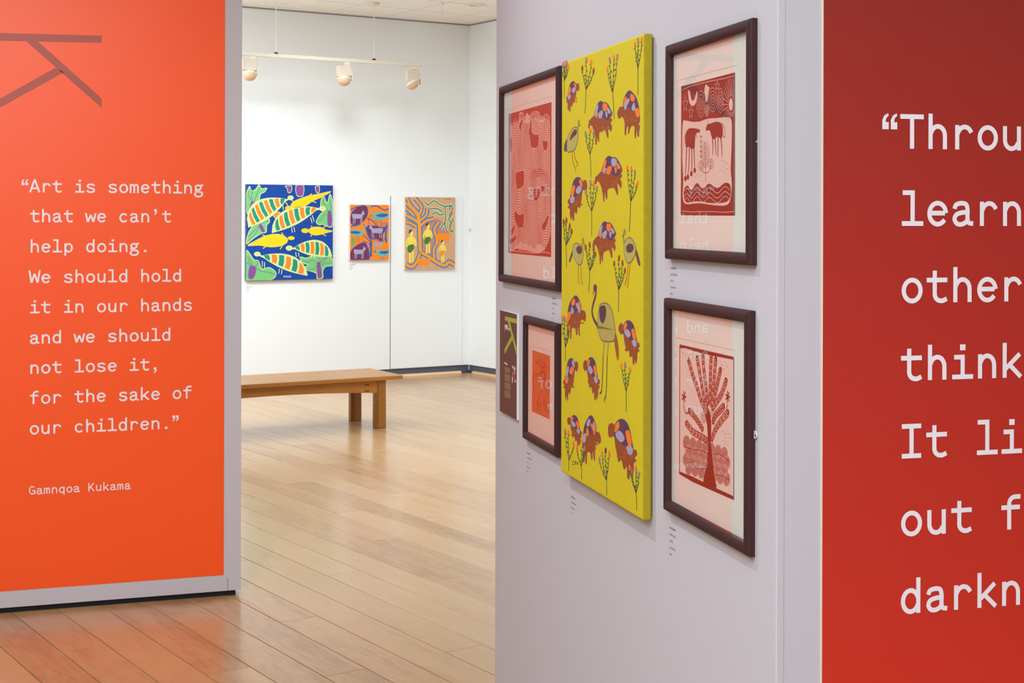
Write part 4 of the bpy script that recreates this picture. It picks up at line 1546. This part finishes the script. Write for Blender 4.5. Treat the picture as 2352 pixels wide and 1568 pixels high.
blob([(60, 270), (64, 180), (90, 110), (115, 150), (150, 130), (175, 95), (200, 130), (245, 125), (225, 160), (190, 180), (175, 240), (140, 290), (115, 370), (90, 380), (62, 330)])
for l in ([(110, 260), (95, 210), (75, 190), (85, 150)], [(120, 255), (110, 200), (115, 160), (100, 120)], [(128, 255), (150, 200), (170, 150), (195, 110)]):
    a.line(l, 5, PP, 4)
a.poly([(105, 250), (140, 255), (100, 370), (78, 380), (90, 310)], PP, 4, 3)
blob([(62, 625), (80, 530), (110, 480), (150, 430), (170, 390), (200, 430), (262, 400), (270, 430), (245, 460), (240, 520), (200, 530), (150, 560), (110, 590)])
for l in ([(180, 460), (150, 490), (110, 530), (75, 560)], [(185, 450), (160, 435), (150, 450)], [(195, 450), (190, 420), (180, 400)], [(200, 460), (225, 430), (262, 420)], [(180, 470), (140, 540), (80, 600)]):
    a.line(l, 4.5, PP, 4)
a.poly([(175, 452), (205, 460), (228, 515), (205, 522), (185, 490)], PP, 4, 3)
blob([(690, 430), (720, 370), (745, 340), (730, 290), (740, 210), (760, 200), (790, 260), (815, 180), (838, 260), (838, 460), (780, 465), (750, 450), (720, 455)])
for l in ([(800, 345), (780, 300), (755, 260), (760, 220)], [(812, 340), (828, 290), (812, 230)], [(800, 360), (760, 370), (740, 400), (700, 425)]):
    a.line(l, 4.5, PP, 4)
a.poly([(795, 340), (825, 340), (832, 455), (795, 458)], PP, 4, 3)
blob([(62, 700), (95, 720), (130, 770), (170, 780), (200, 850), (270, 840), (330, 890), (280, 950), (62, 955)])
for l in ([(120, 840), (90, 790), (75, 740)], [(115, 820), (110, 790), (90, 760)], [(135, 840), (200, 875), (260, 880), (320, 905)], [(110, 840), (90, 810), (65, 800)], [(140, 830), (170, 800), (150, 780)]):
    a.line(l, 5, PP, 4)
a.poly([(90, 830), (140, 830), (150, 870), (125, 935), (82, 935)], PP, 4, 3)
blob([(550, 745), (600, 755), (640, 740), (690, 720), (740, 710), (800, 720), (838, 770), (838, 820), (780, 830), (750, 870), (750, 930), (700, 940), (690, 890), (600, 860), (570, 840), (620, 820), (560, 790)])
for l in ([(705, 810), (660, 770), (610, 790), (570, 775)], [(712, 800), (712, 750), (690, 715)], [(725, 800), (770, 770), (800, 730)], [(725, 820), (780, 800), (830, 800)], [(700, 820), (650, 860), (610, 855)], [(720, 805), (745, 760), (790, 760)]):
    a.line(l, 5, PP, 4)
a.poly([(698, 800), (725, 800), (742, 915), (712, 935), (700, 900)], PP, 4, 3)
for pts, c in (([(412, 108), (470, 106), (464, 160), (438, 165), (430, 130)], PP), ([(508, 102), (580, 104), (572, 190), (550, 200), (515, 190)], PP), ([(680, 115), (720, 108), (716, 165), (695, 165)], PP),
               ([(300, 360), (360, 340), (380, 410), (345, 435), (325, 400)], OO)):
    s_ = catmull(pts, 2, True)
    a.poly(s_, c, 5)
    a.line(s_, 6, CR, 6, 0, True)


def shell(out, head, stripes, legs):
    for l in legs:
        a.line(l, 8, CR, 6, 0)
    s_ = catmull(out, 4, True)
    a.poly(s_, CR, 7)
    a.poly(catmull(head, 3, True), CR, 7)
    for i, st in enumerate(stripes):
        a.line(st, (24, 24), OO if i % 2 == 0 else TE, 8)
        mid = st[len(st) // 2]
        a.ell(mid[0], mid[1], 10, 22, OO if i % 2 == 0 else TE, 8)


def shell2(spine0, spine1, bulge, n, head, legs, start=0):
    """leaf-shaped shell from tail (spine0) to neck (spine1), stripes across it"""
    P0, P1 = Vector(spine0), Vector(spine1)
    d = P1 - P0
    nn = Vector((d.y, -d.x)).normalized()
    if nn.y > 0:
        nn = -nn
    up = [P0 + d * t + nn * bulge * math.sin(math.pi * t ** .8) ** .85 for t in [k / 12 for k in range(13)]]
    lo = [P0 + d * t - nn * bulge * .28 * math.sin(math.pi * t) for t in [k / 12 for k in range(12, -1, -1)]]
    for l in legs:
        a.line(l, 8, CR, 6, 0)
    a.poly([tuple(p) for p in up + lo[1:-1]], CR, 7)
    if head:
        a.ell(head[0], head[1], head[2], head[3], CR, 7)
        a.line([tuple(P1 - d * .06), (head[0], head[1])], 16, CR, 7, 0)
        a.ell(head[0], head[1] - 2, 3, 4, (60, 70, 110), 9, 0, 6)
    for k in range(n):
        t0 = .10 + .84 * k / n
        t1 = .10 + .84 * (k + .68) / n
        sh = .06
        tu0 = min(t0 + sh, .97)
        tu1 = min(t1 + sh, .985)
        up_ = lambda t: P0 + d * t + nn * (bulge * .82 * math.sin(math.pi * t ** .8) ** .85)
        lw = lambda t: P0 + d * t - nn * bulge * .12 * math.sin(math.pi * t)
        q = [lw(t0), (lw(t0) + up_(tu0)) / 2 - d * .018, up_(tu0), up_((tu0 + tu1) / 2) + nn * 3, up_(tu1), (lw(t1) + up_(tu1)) / 2 - d * .01, lw(t1)]
        a.poly([tuple(p) for p in q], OO if (k + start) % 2 == 0 else TE, 8)


shell2((80, 480), (430, 225), 150, 8, (460, 212, 28, 22), [[(240, 360), (240, 395)], [(262, 345), (275, 385)], [(390, 270), (395, 320)], [(415, 250), (440, 290)]])
shell2((290, 530), (715, 305), 128, 8, (748, 308, 32, 24), [[(470, 480), (475, 525)], [(490, 475), (498, 520)], [(640, 390), (655, 440)], [(655, 370), (672, 425)]], 1)
shell2((835, 740), (480, 665), 118, 7, (448, 665, 32, 24), [[(505, 700), (512, 745)], [(530, 705), (538, 745)], [(645, 715), (652, 755)], [(668, 715), (675, 755)]], 1)
shell2((615, 915), (190, 735), 112, 6, (160, 718, 30, 22), [[(205, 780), (205, 835)], [(225, 790), (225, 840)], [(360, 850), (352, 895)], [(382, 858), (378, 900)]])


def lizard(body, head, legs):
    for l in legs:
        a.line(l, 9, YY, 6, 0)
    s_ = catmull(body, 4, True)
    a.poly(s_, YY, 7)
    a.line(s_, 5, (232, 200, 130), 8, 0, True)
    a.ell(head[0], head[1], head[2], head[3], YY, 9)


lizard([(460, 290), (490, 245), (560, 215), (620, 195), (700, 180), (825, 155), (730, 210), (660, 240), (600, 280), (520, 305)], (440, 305, 30, 20), [[(620, 200), (650, 175)], [(650, 240), (690, 255)], [(490, 250), (470, 235)], [(520, 300), (540, 320)]])
lizard([(620, 510), (650, 480), (720, 475), (780, 500), (838, 512), (770, 530), (700, 548), (650, 540)], (590, 508, 34, 22), [[(650, 485), (650, 462)], [(740, 490), (775, 468)], [(660, 535), (640, 560)], [(740, 535), (780, 555)]])
lizard([(75, 642), (140, 600), (220, 560), (300, 540), (380, 545), (430, 580), (425, 615), (370, 645), (280, 655), (180, 640)], (465, 575, 32, 18), [[(240, 560), (205, 545)], [(400, 560), (380, 525)], [(240, 650), (210, 668)], [(400, 620), (365, 675)]])
for k in range(6):
    a.line([(395 + k * 12, 912), (400 + k * 12, 930), (404 + k * 12, 914)], 3.5, (214, 214, 214), 5, 0)
far_finish(a, root)

# orange painting
a, root = far_canvas('small square-ish orange painting of grey animals and birds on the back wall', fc([(995, 273), (1347, 275), (1345, 772), (995, 772)]), plain('cream_edge', (222, 206, 190), .6))
OG, PM, GL, BU, SG = (252, 130, 16), (112, 48, 82), (160, 158, 190), (44, 92, 160), (112, 170, 160)
a.raw([(-a.wd + .002, -a.ht + .002), (a.wd - .002, -a.ht + .002), (a.wd - .002, a.ht - .002), (-a.wd + .002, a.ht - .002)], OG, 1)


def zone(pts, c, edge=(90, 100, 170)):
    s_ = catmull(pts, 4, True)
    a.poly(s_, c, 2)
    a.line(s_, 8, edge, 2, 0, True)


zone([(1000, 390), (1020, 330), (1080, 290), (1120, 280), (1150, 300), (1155, 360), (1120, 420), (1060, 455), (1010, 450)], PM)
zone([(1140, 490), (1180, 460), (1290, 480), (1330, 470), (1290, 540), (1290, 610), (1230, 580), (1170, 580)], PM)
zone([(1000, 700), (1040, 650), (1110, 615), (1150, 640), (1165, 770), (1000, 768)], PM)
for l in ([(998, 320), (1040, 300), (1080, 290)], [(1160, 300), (1230, 285), (1300, 320), (1345, 310)], [(1120, 450), (1150, 520), (1180, 600), (1185, 740)], [(1150, 400), (1200, 420), (1240, 470)],
          [(1310, 600), (1315, 540), (1330, 440)], [(1000, 470), (1060, 460), (1100, 440)], [(1210, 690), (1280, 720), (1345, 680)]):
    a.line(l, 11, BU, 3)
a.line([(1185, 600), (1184, 740)], 20, BU, 4, 0)
a.line([(1185, 620), (1150, 580), (1110, 545)], 9, BU, 4)
a.line([(1185, 640), (1140, 610), (1105, 600)], 7, BU, 4)
for x in (1290, 1305, 1320, 1335):
    a.line([(x - 20, 430), (x, 480), (1318, 540)], 6, BU, 4)
a.line([(1318, 530), (1322, 620)], 14, BU, 4, 0)


def cow(x, y, w_, h_, fl=1, leg=40, c=GL):
    Q = lambda u, v: (x + fl * u * w_, y + v * h_)
    a.poly([Q(0, 0), Q(.1, -.12), Q(.75, -.05), Q(.82, -.35), Q(.9, -.55), Q(1, -.5), Q(1.08, -.1), Q(1.0, .05), Q(.9, .2), Q(.85, .7), Q(.5, .8), Q(.1, .75), Q(0, .4)], c, 5, 2)
    for u in (.08, .22, .7, .82):
        a.line([Q(u, .6), Q(u + .03, 1.0), Q(u, .8 + leg / h_)], 8, c, 5)
    a.line([Q(.88, -.4), Q(.85, -.75)], 4, c, 5, 0)
    a.line([Q(.97, -.4), Q(.99, -.75)], 4, c, 5, 0)


cow(1015, 362, 105, 48, 1, 45)
cow(1290, 490, -0.1 * 0 - 115, 50, 1, 45)
cow(1030, 682, 100, 46, 1, 40)
cow(1212, 622, 75, 30, 1, 8)


def heron(x, y, w_, fl=1):
    Q = lambda u, v: (x + fl * u * w_, y + v * w_)
    a.poly([Q(0, 0), Q(.3, -.22), Q(.7, -.2), Q(1.1, -.05), Q(.7, .25), Q(.3, .28), Q(.08, .15)], SG, 5, 2)
    a.poly([Q(.2, 0), Q(.6, -.12), Q(1.05, -.04), Q(.6, .1)], BU, 6, 2)
    a.line([Q(.1, .05), Q(-.05, -.3), Q(-.12, -.5)], 12, SG, 5)
    a.ell(*Q(-.14, -.52), 10, 9, SG, 5)
    a.line([Q(.35, .25), Q(.35, .7)], 4, (90, 80, 60), 5, 0)
    a.line([Q(.5, .25), Q(.52, .7)], 4, (90, 80, 60), 5, 0)


heron(1195, 372, 150)
heron(1118, 525, 125, -1)
heron(1228, 705, 125)
a.poly([(1010, 580), (1025, 565), (1040, 600), (1030, 640), (1012, 645), (1005, 610)], (110, 160, 90), 4, 2)
for l in ([(1160, 470), (1165, 400), (1190, 370), (1225, 410), (1235, 450)], [(1170, 760), (1160, 690), (1200, 590), (1290, 620)]):
    a.line(l, 6, BU, 4)
far_finish(a, root)

# tan painting
a, root = far_canvas('tan painting of yellow figures beneath an orange tree, rightmost on the back wall', fc([(1493, 204), (1943, 208), (1942, 858), (1487, 858)]), plain('cream_edge_b', (226, 210, 188), .6))
TN = (206, 160, 122)
a.raw([(-a.wd + .002, -a.ht + .002), (a.wd - .002, -a.ht + .002), (a.wd - .002, a.ht - .002), (-a.wd + .002, a.ht - .002)], TN, 1)
a.poly([(1650, 430), (1780, 400), (1900, 500), (1860, 560), (1760, 620), (1740, 720), (1670, 700), (1640, 560)], (190, 130, 116), 2, 3)
BO, BB, YG2, YE = (250, 152, 40), (88, 128, 168), (220, 220, 110), (240, 214, 90)
tree = [([(1630, 720), (1625, 600), (1620, 480), (1610, 380), (1580, 330), (1510, 260)], 26), ([(1610, 380), (1640, 300), (1600, 240), (1575, 215)], 16), ([(1620, 440), (1560, 400), (1500, 370)], 18),
        ([(1622, 420), (1680, 370), (1692, 305)], 14), ([(1625, 470), (1680, 420), (1750, 402)], 16), ([(1630, 700), (1700, 740), (1790, 800), (1850, 820), (1890, 790), (1935, 820)], 20),
        ([(1795, 430), (1755, 500), (1780, 600), (1750, 680), (1755, 760)], 16), ([(1630, 700), (1600, 780), (1560, 830), (1510, 820), (1497, 790)], 20), ([(1560, 360), (1530, 330), (1500, 310)], 12),
        ([(1590, 470), (1540, 440), (1500, 430)], 14), ([(1510, 215), (1530, 260), (1560, 300)], 14)]
for pts, wmm in tree:
    a.line(pts, wmm * 1.15 + 34, BB, 3)
    a.line(pts, wmm * 1.15 + 4, BO, 4)
for pts in ([(1670, 250), (1700, 275), (1750, 240), (1800, 270), (1850, 290), (1900, 280)], [(1720, 310), (1780, 310), (1830, 340)], [(1735, 360), (1770, 345), (1800, 365), (1840, 360)], [(1850, 290), (1855, 400), (1850, 450), (1865, 510)],
            [(1850, 430), (1810, 490)], [(1905, 280), (1920, 320), (1890, 370), (1925, 410), (1895, 460), (1925, 520), (1890, 500), (1905, 440), (1885, 400), (1915, 350), (1890, 310), (1905, 280)]):
    a.line(pts, 30, YG2, 5)
    a.line(pts, 15, BB, 6)
for (x, y) in ((1908, 320), (1908, 400), (1905, 488)):
    a.poly([(x - 12, y), (x, y - 22), (x + 12, y), (x, y + 22)], BO, 7)


def figure(x, y, s, skirt):
    a.poly([(x - 17 * s, y - 60 * s), (x + 17 * s, y - 60 * s), (x + 24 * s, y - 30 * s), (x + 14 * s, y + 20 * s), (x - 14 * s, y + 20 * s), (x - 22 * s, y - 30 * s)], YE, 8, 2)
    a.ell(x + 2 * s, y - 82 * s, 13 * s, 20 * s, YE, 8)
    a.poly([(x - 16 * s, y - 78 * s), (x - 12 * s, y - 104 * s), (x + 6 * s, y - 108 * s), (x + 4 * s, y - 98 * s), (x - 8 * s, y - 84 * s)], (56, 60, 80), 9, 2)
    a.line([(x - 20 * s, y - 50 * s), (x - 32 * s, y - 10 * s), (x - 26 * s, y + 10 * s)], 14 * s, YE, 8)
    a.line([(x + 20 * s, y - 50 * s), (x + 32 * s, y - 15 * s), (x + 24 * s, y + 5 * s)], 14 * s, YE, 8)
    a.line([(x - 7 * s, y + 15 * s), (x - 7 * s, y + 120 * s)], 17 * s, YE, 8, 0)
    a.line([(x + 9 * s, y + 15 * s), (x + 11 * s, y + 115 * s)], 17 * s, YE, 8, 0)
    a.line([(x + 1 * s, y + 30 * s), (x + 2 * s, y + 115 * s)], 3, (190, 150, 60), 9, 0)
    a.poly([(x - 20 * s, y + 2 * s), (x + 16 * s, y - 6 * s), (x + 20 * s, y + 20 * s), (x - 2 * s, y + 50 * s), (x - 24 * s, y + 40 * s)], skirt, 10, 2)


figure(1545, 640, 1.32, (70, 120, 50))
figure(1695, 570, 1.2, (70, 120, 50))
figure(1828, 690, .9, (230, 150, 50))


def calf(x, y, w_):
    a.poly([(x, y), (x + w_ * .1, y - w_ * .12), (x + w_ * .8, y - w_ * .1), (x + w_, y - w_ * .16), (x + w_ * .98, y + w_ * .1), (x + w_ * .8, y + w_ * .3), (x + w_ * .3, y + w_ * .34), (x + w_ * .05, y + w_ * .25)], (246, 140, 20), 8, 2)
    for u in (.18, .3, .72, .84):
        a.line([(x + w_ * u, y + w_ * .2), (x + w_ * u, y + w_ * .6)], 7, (246, 140, 20), 8, 0)


calf(1770, 550, 130)
calf(1600, 775, 120)
for k in range(4):
    a.line([(1850 + k * 14, 228), (1856 + k * 14, 218), (1860 + k * 14, 230)], 4, (96, 130, 60), 5, 0)
far_finish(a, root)

# ------------------------------------------------------------------ captions printed on the walls


def caption(wall, px, py, dy, widths, label, th, seed, wpx):
    """rows of tiny unreadable print; px, py = left end of the first row"""
    s0, z0 = wall.uv(px, py)
    root = tag(empty('wall_caption', wall.p3(s0, z0), wall.rz), label, 'label')
    rnd = random.Random(seed)
    zs = [wall.uv(px, py + dy * i)[1] - z0 for i in range(len(widths))]
    sw = abs(wall.uv(px + wpx, py)[0] - s0)
    for i, wv in enumerate(widths):
        polys = []
        x = 0.0
        xe = wv * sw
        while x < xe:
            b = th * rnd.uniform(.28, .6)
            hh = th * rnd.choice((1, 1, 1.35))
            polys.append([(x, zs[i]), (x + b * .55, zs[i]), (x + b * .55, zs[i] + hh), (x, zs[i] + hh)])
            if rnd.random() < .5:
                polys.append([(x, zs[i]), (x + b, zs[i]), (x + b, zs[i] + th * .22), (x, zs[i] + th * .22)])
            x += b * 1.15
            if rnd.random() < .12:
                x += b * .9
        o = flat('caption_line', polys, M_TEXT if i else M_TEXTB, root, -0.0005)
    return root


M_TEXTB = plain('caption_ink_dark', (108, 96, 114), 0.7)
caption(W_ART, 1540.5, 617, 14.6, (1, 1.15, .45, .9, .35), 'tiny grey print just below the upper right framed print', .0028, 1, 13)
caption(W_ART, 1538, 1212, 15, (1, 1.0, .6, .95, .4), 'tiny grey print just below the lower right framed print', .0028, 2, 14)
caption(W_ART, 1312, 1141, 12.4, (1, 1.3, .9, .3), 'tiny grey print just below the yellow canvas', .0028, 3, 9)
caption(W_ART, 1210.5, 1040, 10.6, (1, 1.3, .4, .8, .3), 'tiny grey print just below the small lower left framed print', .0028, 4, 8)
caption(W_ART, 1268.5, 686, 11.4, (1, 1.5, .3, .8, .3), 'tiny grey print just below the upper left framed print', .0028, 5, 8)
caption(W_BACK, 566, 659, 3.4, (1, .6, .4, .5), 'tiny grey print just below the large blue painting', .006, 6, 13)
caption(W_BACK, 803, 608.5, 3.4, (1, .55, .5, .4), 'tiny grey print just below the small orange painting', .006, 7, 13)
caption(W_BACK, 929, 632, 3.2, (1, 1.1, .5, .3), 'tiny grey print just below the tan painting', .006, 8, 12)

# ------------------------------------------------------------------ bench
bz = 0.399
bt = 0.031
bendir = pdir
NR = on_z(926, 861, bz)                      # near right corner of the top
wid = (on_z(833, 846, bz) - NR).length
BLEN = 2.05
root = tag(empty('bench', (NR.x, NR.y, 0), math.atan2(bdir.y, bdir.x)), 'long brown wooden bench with chunky legs on the far gallery floor', 'bench')
# local: x along the bench (negative = to the left), y away from the camera
sk = pdir.dot(bdir)
v, f = box_vf(-BLEN, 0, 0, wid, bz - bt, bz)
bevel(mesh_obj('seat_top', v, f, M_BENCH, root), 0.004)


def leg_mesh(x, y, w_):
    c = w_ * .26
    pts = [(x + c, y), (x + w_ - c * .3, y), (x + w_, y + c * .3), (x + w_, y + w_ - c), (x + w_ - c, y + w_), (x + c, y + w_), (x, y + w_ - c), (x, y + c)]
    return pts


LW = 0.086
lx = -0.125 - LW
ly = 0.03
for (x, y) in ((lx, ly), (lx, wid - ly - LW), (-BLEN + 0.125, ly), (-BLEN + 0.125, wid - ly - LW)):
    pts = leg_mesh(x, y, LW)
    n = len(pts)
    v = []
    cxl, cyl = x + LW / 2, y + LW / 2
    for z, k in ((0.0, .90), (0.006, 1.0), (bz - bt, .96)):
        v += [(cxl + (p[0] - cxl) * k, cyl + (p[1] - cyl) * k, z) for p in pts]
    f = [tuple(range(n - 1, -1, -1)), tuple(range(2 * n, 3 * n))]
    for r in range(2):
        for i in range(n):
            j = (i + 1) % n
            f.append((r * n + i, r * n + j, (r + 1) * n + j, (r + 1) * n + i))
    mesh_obj('leg', v, f, M_BENCHV, root)
# arched side rails
for y0, nm in ((ly + 0.012, 'near'), (wid - ly - 0.012 - 0.03, 'far')):
    x1, x0 = lx + 0.012, -BLEN + 0.125 + LW - 0.012
    n = 24
    top = bz - bt
    vv = []
    for yy in (y0, y0 + 0.03):
        for k in range(n + 1):
            t = k / n
            x = x0 + (x1 - x0) * t
            zb = top - 0.100 + 0.030 * math.sin(math.pi * t) ** .8
            vv += [(x, yy, zb), (x, yy, top)]
    f = []
    m2 = 2 * (n + 1)
    for k in range(n):
        a0 = 2 * k
        f.append((a0, a0 + 2, a0 + 3, a0 + 1))
        f.append((m2 + a0 + 1, m2 + a0 + 3, m2 + a0 + 2, m2 + a0))
        f.append((a0 + 2, a0, m2 + a0, m2 + a0 + 2))
        f.append((a0 + 1, a0 + 3, m2 + a0 + 3, m2 + a0 + 1))
    f.append((0, 1, m2 + 1, m2))
    f.append((2 * n + 1, 2 * n, m2 + 2 * n, m2 + 2 * n + 1))
    rail = mesh_obj('side_rail', vv, f, M_BENCH, root)
    if nm == 'near':
        for k, dz in enumerate((0.032, 0.078)):
            for xx in (x1 - 0.100, x1 - 0.082):
                v, ff2 = box_vf(xx, xx + 0.013, y0 - 0.0012, y0 + 0.004, top - dz - 0.004, top - dz + 0.004)
                mesh_obj('peg', v, ff2, M_BENCHD, rail)
for x in (lx + 0.03, -BLEN + 0.15):
    v, f = box_vf(x, x + 0.03, ly + LW - 0.01, wid - ly - LW + 0.01, bz - bt - 0.08, bz - bt)
    mesh_obj('cross_rail', v, f, M_BENCH, root)

# ------------------------------------------------------------------ track lighting
ZC = Vector((0, 0, 1))
tc_top = on_plane(854, 6, Vector((0, 0, CEIL)), ZC)              # canopy on the ceiling
# the track hangs straight below that point
tdir = bdir
zt = CAMZ + (HY - 143) * tc_top.y / F
TP = Vector((tc_top.x, tc_top.y, zt))


def track_at(px, py_guess=140):
    nrm = Vector((-tdir.y, tdir.x, 0))
    p = on_plane(px, py_guess, TP, nrm)
    return Vector((p.x, p.y, zt))


E1 = track_at(966, 153)
root = tag(empty('ceiling_track', E1, math.atan2(tdir.y, tdir.x)), 'long cream lighting track hung on wires below the ceiling', 'light track')
v, f = box_vf(-4.6, 0, -0.018, 0.018, -0.016, 0.016)
bevel(mesh_obj('rail', v, f, M_WHITEM, root), 0.003)
v, f = box_vf(0.0005, 0.012, -0.016, 0.016, -0.014, 0.014)
mesh_obj('end_cap', v, f, M_WHITEM, root)


def cyl(name, r, p0, p1, mat, parent, n=10, r1=None):
    p0, p1 = Vector(p0), Vector(p1)
    d = (p1 - p0).normalized()
    u = d.orthogonal().normalized()
    w_ = d.cross(u)
    r1 = r if r1 is None else r1
    v = [p0 + (u * math.cos(t) + w_ * math.sin(t)) * r for t in [2 * math.pi * k / n for k in range(n)]]
    v += [p1 + (u * math.cos(t) + w_ * math.sin(t)) * r1 for t in [2 * math.pi * k / n for k in range(n)]]
    f = [tuple(range(n - 1, -1, -1)), tuple(range(n, 2 * n))] + [(i, (i + 1) % n, n + (i + 1) % n, n + i) for i in range(n)]
    return mesh_obj(name, v, f, mat, parent)


for px, py in ((634, 129), (859, 142), (400, 116)):
    q = track_at(px, py)
    x = (q - E1).dot(tdir)
    cyl('suspension_wire', 0.0035, (x, 0, 0.02), (x, 0, CEIL - zt - 0.004), M_WHITEM, root, 6)
    cyl('wire_clamp', 0.022, (x, 0, 0.0165), (x, 0, 0.034), M_STEEL, root, 10, 0.010)
    cyl('ceiling_canopy', 0.045, (x, 0, CEIL - zt - 0.022), (x, 0, CEIL - zt - 0.001), M_WHITEM, root, 14, 0.05)


def spotlight(px, label, lean, boxdx, aim, dome_r):
    q = track_at(px, 145)
    root = tag(empty('spotlight', q - Vector((0, 0, 0.0165)), math.atan2(tdir.y, tdir.x)), label, 'spotlight', 'spotlights on the ceiling track')
    v, f = box_vf(-0.022, 0.022, -0.016, 0.016, -0.03, 0.0)
    bevel(mesh_obj('track_adapter', v, f, M_WHITEM, root), 0.002)
    v, f = box_vf(-0.105, 0.028, -0.028, 0.028, -0.128, -0.030)
    b = mesh_obj('gear_box', v, f, M_GEAR, root)
    bevel(b, 0.004)
    b.rotation_euler = (0, lean, 0)
    # arm at the right of the box
    v, f = box_vf(0.029, 0.039, -0.020, 0.020, -0.175, -0.06)
    arm = mesh_obj('arm', v, f, M_WHITEM, root)
    arm.rotation_euler = (0, lean, 0)
    bevel(arm, 0.003)
    # lamp head: shallow white housing with a rim, bulging tan lens below it
    n = 20

    def lathe(nm, prof, mt, par):
        v, f = [], []
        for r, z in prof:
            for k in range(n):
                t = 2 * math.pi * k / n
                v.append((r * math.cos(t), r * math.sin(t), z))
        for i in range(len(prof) - 1):
            for k in range(n):
                j = (k + 1) % n
                f.append((i * n + k, i * n + j, (i + 1) * n + j, (i + 1) * n + k))
        return mesh_obj(nm, v, f, mt, par, smooth=True)
    head = lathe('lamp_head', [(0.0001, 0.030), (0.030, 0.028), (0.050, 0.018), (0.063, 0.004), (0.0655, 0.0), (0.0655, -0.007), (0.060, -0.009)], M_WHITEM, root)
    head.location = (-0.030, 0.0, -0.160)
    d = Vector(aim).normalized()
    head.rotation_euler = (-d).to_track_quat('Z', 'Y').to_euler()
    lathe('lens', [(0.061, -0.004), (0.059, -0.020), (0.052, -0.037), (0.038, -0.050), (0.020, -0.057), (0.0001, -0.060)], M_SHADE, head)
    return root


spotlight(581, 'cream track spotlight nearest the orange panel', 0.02, 0, (-0.1, -0.35, -0.9), 1)
spotlight(797, 'middle cream track spotlight with a tilted box', -0.10, 0, (-0.12, -0.30, -0.9), 1)
spotlight(953, 'cream track spotlight at the right-hand end of the track', -0.16, 0, (0.40, -0.30, -0.85), 1)

# round ceiling disc and a bare hanging wire with a forked end
p = on_plane(1094, 10, Vector((0, 0, CEIL)), ZC)
root = tag(empty('ceiling_vent', (p.x, p.y, CEIL)), 'round white fitting flush in the ceiling near the partition top', 'ceiling fitting')
n = 24
for nm, r0, r1, zz, mt in (('outer_ring', 0.060, 0.085, -0.010, M_WHITEM), ('inner_disc', 0.0, 0.050, -0.006, M_CEIL)):
    v, f = [], []
    rr = (r0, r1, r1 + 0.002, r0) if r0 else (0.0001, r1, r1, 0.0001)
    zs = (zz, zz, 0.0, 0.0)
    for r, z in zip(rr, zs):
        v += [(r * math.cos(2 * math.pi * k / n), r * math.sin(2 * math.pi * k / n), z) for k in range(n)]
    for i in range(4):
        ii = (i + 1) % 4
        for k in range(n):
            j = (k + 1) % n
            f.append((i * n + j, i * n + k, ii * n + k, ii * n + j))
    mesh_obj(nm, v, f, mt, root, smooth=False)
v = [(0.060 * math.cos(2 * math.pi * k / n), 0.060 * math.sin(2 * math.pi * k / n), -0.001) for k in range(n)]
mesh_obj('dark_gap', v, [tuple(range(n - 1, -1, -1))], plain('vent_gap', (96, 92, 92), .8), root)

p = on_plane(1016, 6, Vector((0, 0, CEIL)), ZC)
root = tag(empty('hanging_wire', (p.x, p.y, CEIL), 0), 'thin forked wire hanging from the ceiling near the far corner', 'wire')
k = p.y / F
cyl('wire', 0.003, (0, 0, 0), (0, 0, -28 * k), M_WHITEM, root, 6)
cyl('fork', 0.003, (0, 0, -28 * k), (-0.016, 0, -45 * k), M_WHITEM, root, 6)
cyl('fork', 0.003, (0, 0, -28 * k), (0.016, 0, -45 * k), M_WHITEM, root, 6)
cyl('canopy', 0.012, (0, 0, -0.02), (0, 0, 0), M_WHITEM, root, 8)
